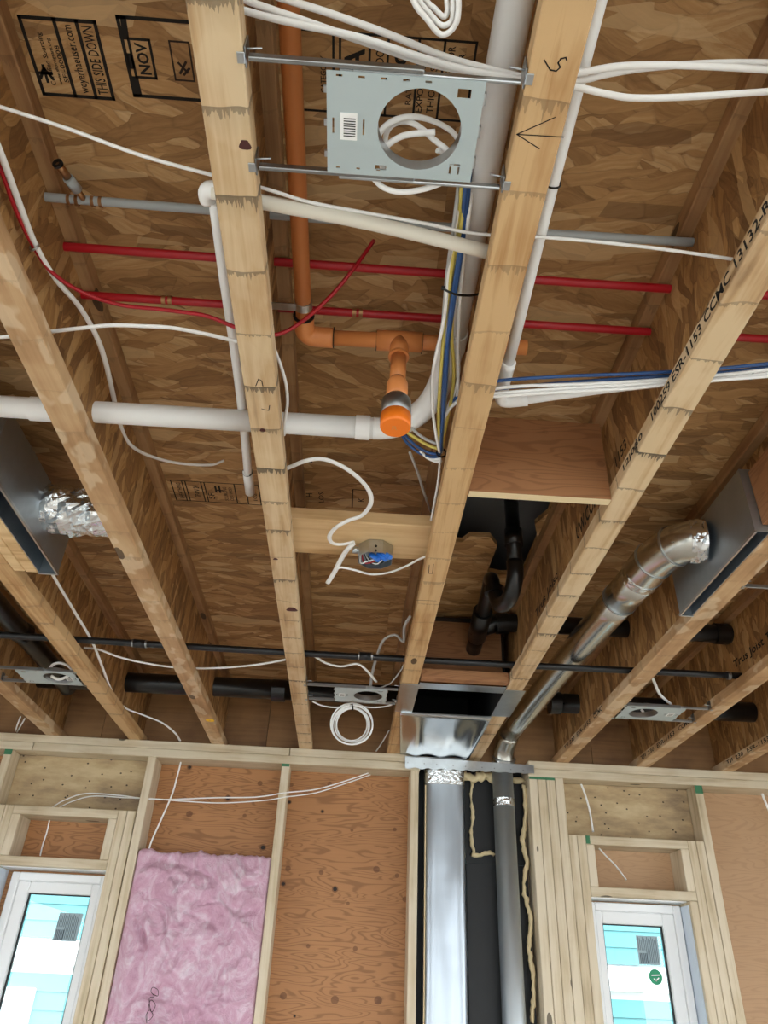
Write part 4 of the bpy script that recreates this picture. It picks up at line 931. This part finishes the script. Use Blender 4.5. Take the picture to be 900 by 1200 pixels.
tube('cable', [(-0.021, 0.655, 2.713), (-0.003, 0.668, 2.709), (0.023, 0.673, 2.709), (0.054, 0.667, 2.710), (0.079, 0.657, 2.712), (0.097, 0.648, 2.715)], .0046, 'romex', cl, 6, .0036, 8)
tube('cable', [(-0.018, 0.637, 2.722), (-0.004, 0.620, 2.735), (0.017, 0.607, 2.742), (0.042, 0.602, 2.745), (0.066, 0.600, 2.748)], .0046, 'romex', cl, 6, .0036, 8)
# hanging coil near the wall
hc = thing('hanging_cable_coil', 'tied ring of white cable hanging from the lamp plate near the wall', 'cable coil', (.0, 3.0, 2.60))
yc = 3.03
ctr = [(-0.006, 3.030, 2.625)][0]; ccx, ccz = ctr[0], ctr[2]
for q in range(5):
    rx, rz = .085 - q * .0055 + .003 * (q % 2), .084 - q * .0045
    ox_, oz_ = .004 * math.sin(q * 2.3), .004 * math.cos(q * 1.7) + q * .001
    pth = [Vector((ccx + ox_ + rx * math.cos(a), yc + (q - 2) * .006, ccz + oz_ + rz * math.sin(a))) for a in [2 * math.pi * i / 36 + .3 for i in range(37)]]
    tube('cable_turn', pth, .0040, 'romex', hc, 2, .0032, 8)
ring('tie', (ccx, yc, ccz + .078), (1, 0, .1), .013, .0155, .005, 'black', hc, 14)
tube('cable_lead', [(-0.175, 3.043, 2.720), (-0.132, 3.066, 2.712), (-0.071, 3.042, 2.700), (-0.018, 3.000, 2.700)], .0040, 'romex', hc, 6, .0032, 8)
tube('cable_lead', [(-0.004, 2.998, 2.700), (0.070, 3.033, 2.705), (0.140, 3.021, 2.712), (0.187, 2.941, 2.720)], .0040, 'romex', hc, 6, .0032, 8)
cable('grey_cable', 'grey cable arching from the middle lamp plate up to the rough tan joist', [(0.061, 2.903, 2.735), (0.062, 2.798, 2.760), (0.077, 2.652, 2.790), (0.094, 2.551, 2.800), (0.132, 2.500, 2.800), (0.165, 2.534, 2.790), (0.160, 2.429, 2.800), (0.175, 2.356, 2.810)], 'cable_grey', .0056, .0040)
cable('grey_cable', 'short grey cable leaning from the middle lamp plate beside the joist', [(0.100, 2.863, 2.730), (0.138, 2.813, 2.735), (0.165, 2.724, 2.745), (0.179, 2.660, 2.755)], 'cable_grey', .0034, .0030)
cable('grey_cable', 'grey cable running down to the top plate left of the duct pan', [(0.165, 3.387, 2.720), (0.146, 3.525, 2.712), (0.121, 3.676, 2.704)], 'cable_grey', .0034, .0030)
lc = thing('lamp_cable', 'white cable looping through the right lamp plate', 'cable', (1.2, 2.85, 2.72))
tube('cable', [(1.142, 2.719, 2.800), (1.175, 2.772, 2.780), (1.210, 2.824, 2.755), (1.241, 2.842, 2.735), (1.270, 2.874, 2.730), (1.292, 2.963, 2.725), (1.266, 3.020, 2.720), (1.207, 2.985, 2.720), (1.180, 2.954, 2.730)], .0062, 'romex', lc, 6, .0040, 8)
lc2 = thing('lamp_cable', 'white cable looped above the left lamp plate', 'cable', (-1.18, 2.85, 2.74))
tube('cable', [(-1.211, 2.882, 2.735), (-1.191, 2.850, 2.745), (-1.162, 2.840, 2.750), (-1.134, 2.850, 2.745), (-1.123, 2.877, 2.735), (-1.148, 2.907, 2.720), (-1.183, 2.920, 2.712), (-1.203, 2.893, 2.715)], .0062, 'romex', lc2, 6, .0040, 8)
tag(tube('thin_cable', [(-1.562, 3.551, 2.740), (-1.613, 3.660, 2.730), (-1.643, 3.729, 2.720)], .0035, 'romex', None, 4, .003, 8), 'left strand of two short white wires hanging at far left above the plate', 'cable')
tag(tube('thin_cable', [(-1.550, 3.575, 2.740), (-1.601, 3.671, 2.730), (-1.640, 3.742, 2.720)], .0035, 'romex', None, 4, .003, 8), 'right strand of two short white wires hanging at far left above the plate', 'cable')

# tied bundle along the rough joist
bd = thing('cable_bundle', 'bundle of blue, yellow, grey and white cables tied along the vacuum pipe', 'cable bundle', (.13, 1.0, 2.77))
tube('cable', [(0.134, 0.677, 2.980), (0.133, 0.684, 2.840), (0.132, 0.712, 2.792), (0.136, 0.801, 2.782), (0.136, 0.883, 2.772), (0.136, 0.972, 2.760), (0.139, 1.083, 2.758), (0.150, 1.210, 2.757), (0.163, 1.352, 2.757)], .0042, 'blue', bd, 6, seg=8)
tube('cable', [(0.130, 0.672, 2.970), (0.128, 0.678, 2.830), (0.127, 0.710, 2.788), (0.133, 0.818, 2.781), (0.133, 0.909, 2.768), (0.136, 1.011, 2.754), (0.146, 1.128, 2.754), (0.155, 1.263, 2.754), (0.162, 1.356, 2.755)], .0042, 'blue', bd, 6, seg=8)
tube('cable', [(0.124, 0.672, 2.970), (0.121, 0.678, 2.830), (0.121, 0.712, 2.790), (0.124, 0.837, 2.782), (0.125, 0.958, 2.766), (0.132, 1.083, 2.757), (0.141, 1.209, 2.755), (0.159, 1.350, 2.755)], .0036, 'yellow', bd, 6, seg=8)
tube('cable', [(0.136, 0.731, 2.970), (0.128, 0.731, 2.796), (0.131, 0.856, 2.784), (0.142, 1.001, 2.768), (0.158, 1.090, 2.766), (0.165, 1.170, 2.766), (0.164, 1.272, 2.762), (0.164, 1.356, 2.760)], .0036, 'yellow', bd, 6, seg=8)
tube('cable', [(0.130, 0.731, 2.970), (0.120, 0.738, 2.794), (0.120, 0.855, 2.782), (0.123, 0.954, 2.762), (0.119, 1.035, 2.754), (0.117, 1.103, 2.752), (0.128, 1.204, 2.750), (0.145, 1.290, 2.751), (0.160, 1.353, 2.753)], .0032, 'romex', bd, 6, seg=8)
tube('cable', [(0.127, 0.732, 2.970), (0.116, 0.724, 2.790), (0.118, 0.874, 2.782), (0.122, 0.977, 2.764), (0.118, 1.052, 2.760), (0.118, 1.134, 2.757), (0.134, 1.240, 2.757), (0.158, 1.352, 2.757)], .0034, 'cable_grey', bd, 6, seg=8)
tube('cable', [(0.136, 0.731, 2.970), (0.127, 0.730, 2.800), (0.129, 0.878, 2.788), (0.137, 1.005, 2.772), (0.148, 1.117, 2.768), (0.156, 1.244, 2.762), (0.165, 1.362, 2.760)], .0042, 'cable_grey', bd, 6, seg=8)
tube('cable', [(0.149, 0.736, 2.980), (0.139, 0.729, 2.800), (0.142, 0.839, 2.786), (0.149, 0.944, 2.776), (0.160, 1.048, 2.772), (0.174, 1.142, 2.770), (0.178, 1.194, 2.769)], .0040, 'romex', bd, 6, seg=8)
tube('cable', [(0.154, 1.017, 2.774), (0.169, 1.095, 2.772), (0.171, 1.156, 2.770), (0.161, 1.220, 2.766), (0.161, 1.302, 2.762), (0.165, 1.362, 2.760)], .0034, 'romex', bd, 6, seg=8)
# tails swing left below the tie
for k_, (mt, dx, dy) in enumerate((('blue', 0, 0), ('blue', 2, 4), ('yellow', 4, -7), ('cable_grey', 6, -12), ('romex', 22, 8), ('romex', 20, 5))):
    src = [[(0.163, 1.365, 2.757), (0.140, 1.374, 2.765), (0.112, 1.368, 2.775), (0.087, 1.357, 2.790), (0.074, 1.355, 2.810)], [(0.164, 1.374, 2.757), (0.140, 1.388, 2.765), (0.111, 1.384, 2.775), (0.084, 1.370, 2.790), (0.071, 1.365, 2.810)], [(0.157, 1.350, 2.760), (0.134, 1.350, 2.768), (0.105, 1.340, 2.778), (0.080, 1.330, 2.790), (0.072, 1.333, 2.810)], [(0.152, 1.337, 2.764), (0.128, 1.334, 2.772), (0.104, 1.324, 2.782), (0.087, 1.320, 2.800)], [(0.164, 1.378, 2.754), (0.148, 1.390, 2.760), (0.130, 1.389, 2.768), (0.117, 1.380, 2.775)], [(0.168, 1.387, 2.754), (0.157, 1.396, 2.758), (0.138, 1.393, 2.764), (0.125, 1.386, 2.770)]][k_]
    tube('cable', src, .0036, mt, bd, 6, seg=8)
# strands crossing right over the joist
for mt, src in (('blue', [(0.156, 1.291, 2.765), (0.158, 1.228, 2.768), (0.171, 1.188, 2.768), (0.199, 1.156, 2.766), (0.247, 1.121, 2.764), (0.381, 1.096, 2.766), (0.515, 1.078, 2.768), (0.661, 1.054, 2.770), (0.769, 1.028, 2.770), (0.917, 0.991, 2.770)]), ('romex', [(0.156, 1.309, 2.762), (0.162, 1.228, 2.764), (0.179, 1.188, 2.764), (0.217, 1.156, 2.762), (0.284, 1.131, 2.762), (0.420, 1.113, 2.764), (0.554, 1.092, 2.766), (0.699, 1.063, 2.768), (0.775, 1.042, 2.768), (0.923, 1.002, 2.768)]), ('romex', [(0.152, 1.268, 2.758), (0.166, 1.207, 2.760), (0.193, 1.177, 2.760), (0.252, 1.152, 2.759), (0.371, 1.128, 2.760), (0.522, 1.103, 2.762), (0.701, 1.069, 2.764), (0.778, 1.049, 2.764), (0.928, 1.011, 2.764)]), ('blue', [(0.159, 1.270, 2.772), (0.171, 1.214, 2.772), (0.219, 1.164, 2.770), (0.320, 1.134, 2.770), (0.421, 1.114, 2.772), (0.521, 1.094, 2.772), (0.700, 1.062, 2.774), (0.776, 1.041, 2.774), (0.926, 1.003, 2.774)]), ('romex', [(0.217, 1.160, 2.752), (0.286, 1.146, 2.752), (0.388, 1.127, 2.753), (0.522, 1.105, 2.754), (0.617, 1.079, 2.754), (0.776, 1.049, 2.757), (0.927, 1.014, 2.757)])):
    tube('cable', src, .0036, mt, bd, 6, seg=8)
tube('cable', [(0.164, 1.374, 2.754), (0.169, 1.452, 2.752), (0.171, 1.560, 2.750), (0.171, 1.641, 2.750)], .0030, 'romex', bd, 5, seg=8)
ring('cable_tie', [(0.165, 1.361, 2.757)][0], (.1, 1, .0), .0105, .0125, .004, 'black', bd, 16)
tube('cable_tie', [(0.111, 0.886, 2.757), (0.119, 0.888, 2.752), (0.137, 0.895, 2.752), (0.162, 0.906, 2.765), (0.179, 0.915, 2.780)], .0022, 'black', bd, 5, seg=6)
tube('cable_tie', [(0.109, 0.887, 2.758), (0.115, 0.887, 2.757)], .0040, 'black', bd, 1, seg=6)

# wall cables
cable('white_cable', 'white cable slanting from the top plate down behind the pink insulation', [(-0.813, 3.700, 2.609), (-0.822, 3.715, 2.537), (-0.830, 3.720, 2.467), (-0.858, 3.725, 2.361), (-0.886, 3.730, 2.261), (-0.893, 3.735, 2.218)], 'romex', .0062, .0042)
cable('thin_cable', 'upper of two thin wires strung level across the studs', [(-1.392, 3.760, 2.379), (-1.336, 3.760, 2.420), (-1.245, 3.760, 2.455), (-1.082, 3.750, 2.453), (-0.979, 3.700, 2.436), (-0.868, 3.700, 2.434), (-0.636, 3.720, 2.458), (-0.435, 3.700, 2.467), (-0.296, 3.683, 2.490), (-0.159, 3.720, 2.520), (-0.020, 3.740, 2.571), (0.091, 3.780, 2.623)], 'romex', .0030, .0030)
cable('thin_cable', 'lower of two thin wires strung level across the studs', [(-1.365, 3.770, 2.382), (-1.299, 3.770, 2.420), (-1.206, 3.770, 2.448), (-1.040, 3.750, 2.444), (-0.908, 3.700, 2.436), (-0.770, 3.710, 2.434), (-0.593, 3.720, 2.437), (-0.393, 3.700, 2.454), (-0.294, 3.684, 2.471), (-0.158, 3.720, 2.504), (-0.019, 3.740, 2.559), (0.100, 3.780, 2.615)], 'romex', .0028, .0028)
cable('white_cable', 'short white cable hanging across the weathered header panel at right', [(1.122, 3.700, 2.604), (1.146, 3.730, 2.560), (1.165, 3.750, 2.494), (1.173, 3.755, 2.399)], 'romex', .0050, .0036)
cable('white_cable', 'short white cable drooping in the opening above the right window', [(1.188, 3.740, 2.326), (1.227, 3.750, 2.289), (1.266, 3.760, 2.255), (1.310, 3.770, 2.201)], 'romex', .0042, .0032)
cable('white_cable', 'short white cable in the opening above the left window', [(-1.379, 3.760, 2.331), (-1.380, 3.770, 2.281), (-1.387, 3.780, 2.227), (-1.389, 3.790, 2.182)], 'romex', .0042, .0032)
cable('white_cable', 'white cable end at the right edge under the top plate', [(2.013, 3.700, 2.604), (2.028, 3.715, 2.568), (2.049, 3.730, 2.521), (2.084, 3.740, 2.439)], 'romex', .0060, .0040)

# ================================================================== insulation
ins = thing('insulation_batt', 'pink fibreglass insulation batt stuffed between two studs', 'insulation', (-.63, 3.75, .04))
nx, nz = 130, 420; x0, x1, z0, z1 = -.928, -.332, .04, 2.208; V = []; F = []
for k_ in range(nz + 1):
    for i_ in range(nx + 1):
        u_, w_ = i_ / nx, k_ / nz
        xx = x0 + (x1 - x0) * u_; zz = z0 + (z1 - z0) * w_
        e = min(u_, 1 - u_, (1 - w_) * 3.6, 1) ; edge = min(1, e * 9)
        p = Vector((xx, 0, zz))
        q_ = p + Vector((noise.noise(p * 5), 0, noise.noise(p * 5 + Vector((9, 0, 0))))) * .05
        rg = 1 - abs(noise.noise(q_ * 9 + Vector((3, 0, 1)))) * 2
        wr = noise.fractal(q_ * 6.5, .9, 2.1, 6) * .026 + max(0, rg) ** 3 * .018 - max(0, 1 - abs(noise.noise(q_ * 6 + Vector((0, 0, 7)))) * 6) * .022 - abs(noise.noise(p * 26)) * .007
        yy = 3.672 - .030 * math.sqrt(max(0, edge)) - wr * edge + .03
        if w_ > .985: zz += .022 * noise.noise(Vector((xx * 13, 0, 0))) + .006 + .008 * noise.noise(Vector((xx * 50, 0, 0)))
        V.append(Vector((xx, yy, zz)) - ins.location)
base = len(V)
for k_ in range(nz):
    for i_ in range(nx): a = k_ * (nx + 1) + i_; F.append((a, a + 1, a + nx + 2, a + nx + 1))
# sides back to the sheathing
rim = [i_ for i_ in range(nx + 1)] + [k_ * (nx + 1) + nx for k_ in range(1, nz + 1)] + [nz * (nx + 1) + i_ for i_ in range(nx - 1, -1, -1)] + [k_ * (nx + 1) for k_ in range(nz - 1, 0, -1)]
for r_ in rim: p = V[r_]; V.append(Vector((p.x, 3.822 - ins.location.y, p.z)))
for q in range(len(rim)):
    a, b = rim[q], rim[(q + 1) % len(rim)]; F.append((b, a, base + q, base + (q + 1) % len(rim)))
mesh_obj('batt', V, F, 'pink', ins, True)
sq = [Vector(p) for p in [(-0.746, 3.620, 1.579), (-0.754, 3.620, 1.604), (-0.744, 3.620, 1.622), (-0.727, 3.620, 1.605), (-0.744, 3.620, 1.588), (-0.750, 3.620, 1.633), (-0.745, 3.620, 1.656), (-0.724, 3.620, 1.639), (-0.736, 3.620, 1.616), (-0.753, 3.620, 1.661), (-0.734, 3.620, 1.668), (-0.751, 3.620, 1.684), (-0.747, 3.620, 1.699), (-0.725, 3.620, 1.691), (-0.721, 3.620, 1.671), (-0.742, 3.620, 1.676)]]
tube('printed_mark', [Vector((p.x, 3.638, p.z)) for p in sq], .0022, 'ink_soft', ins, 4, .0012, 6)
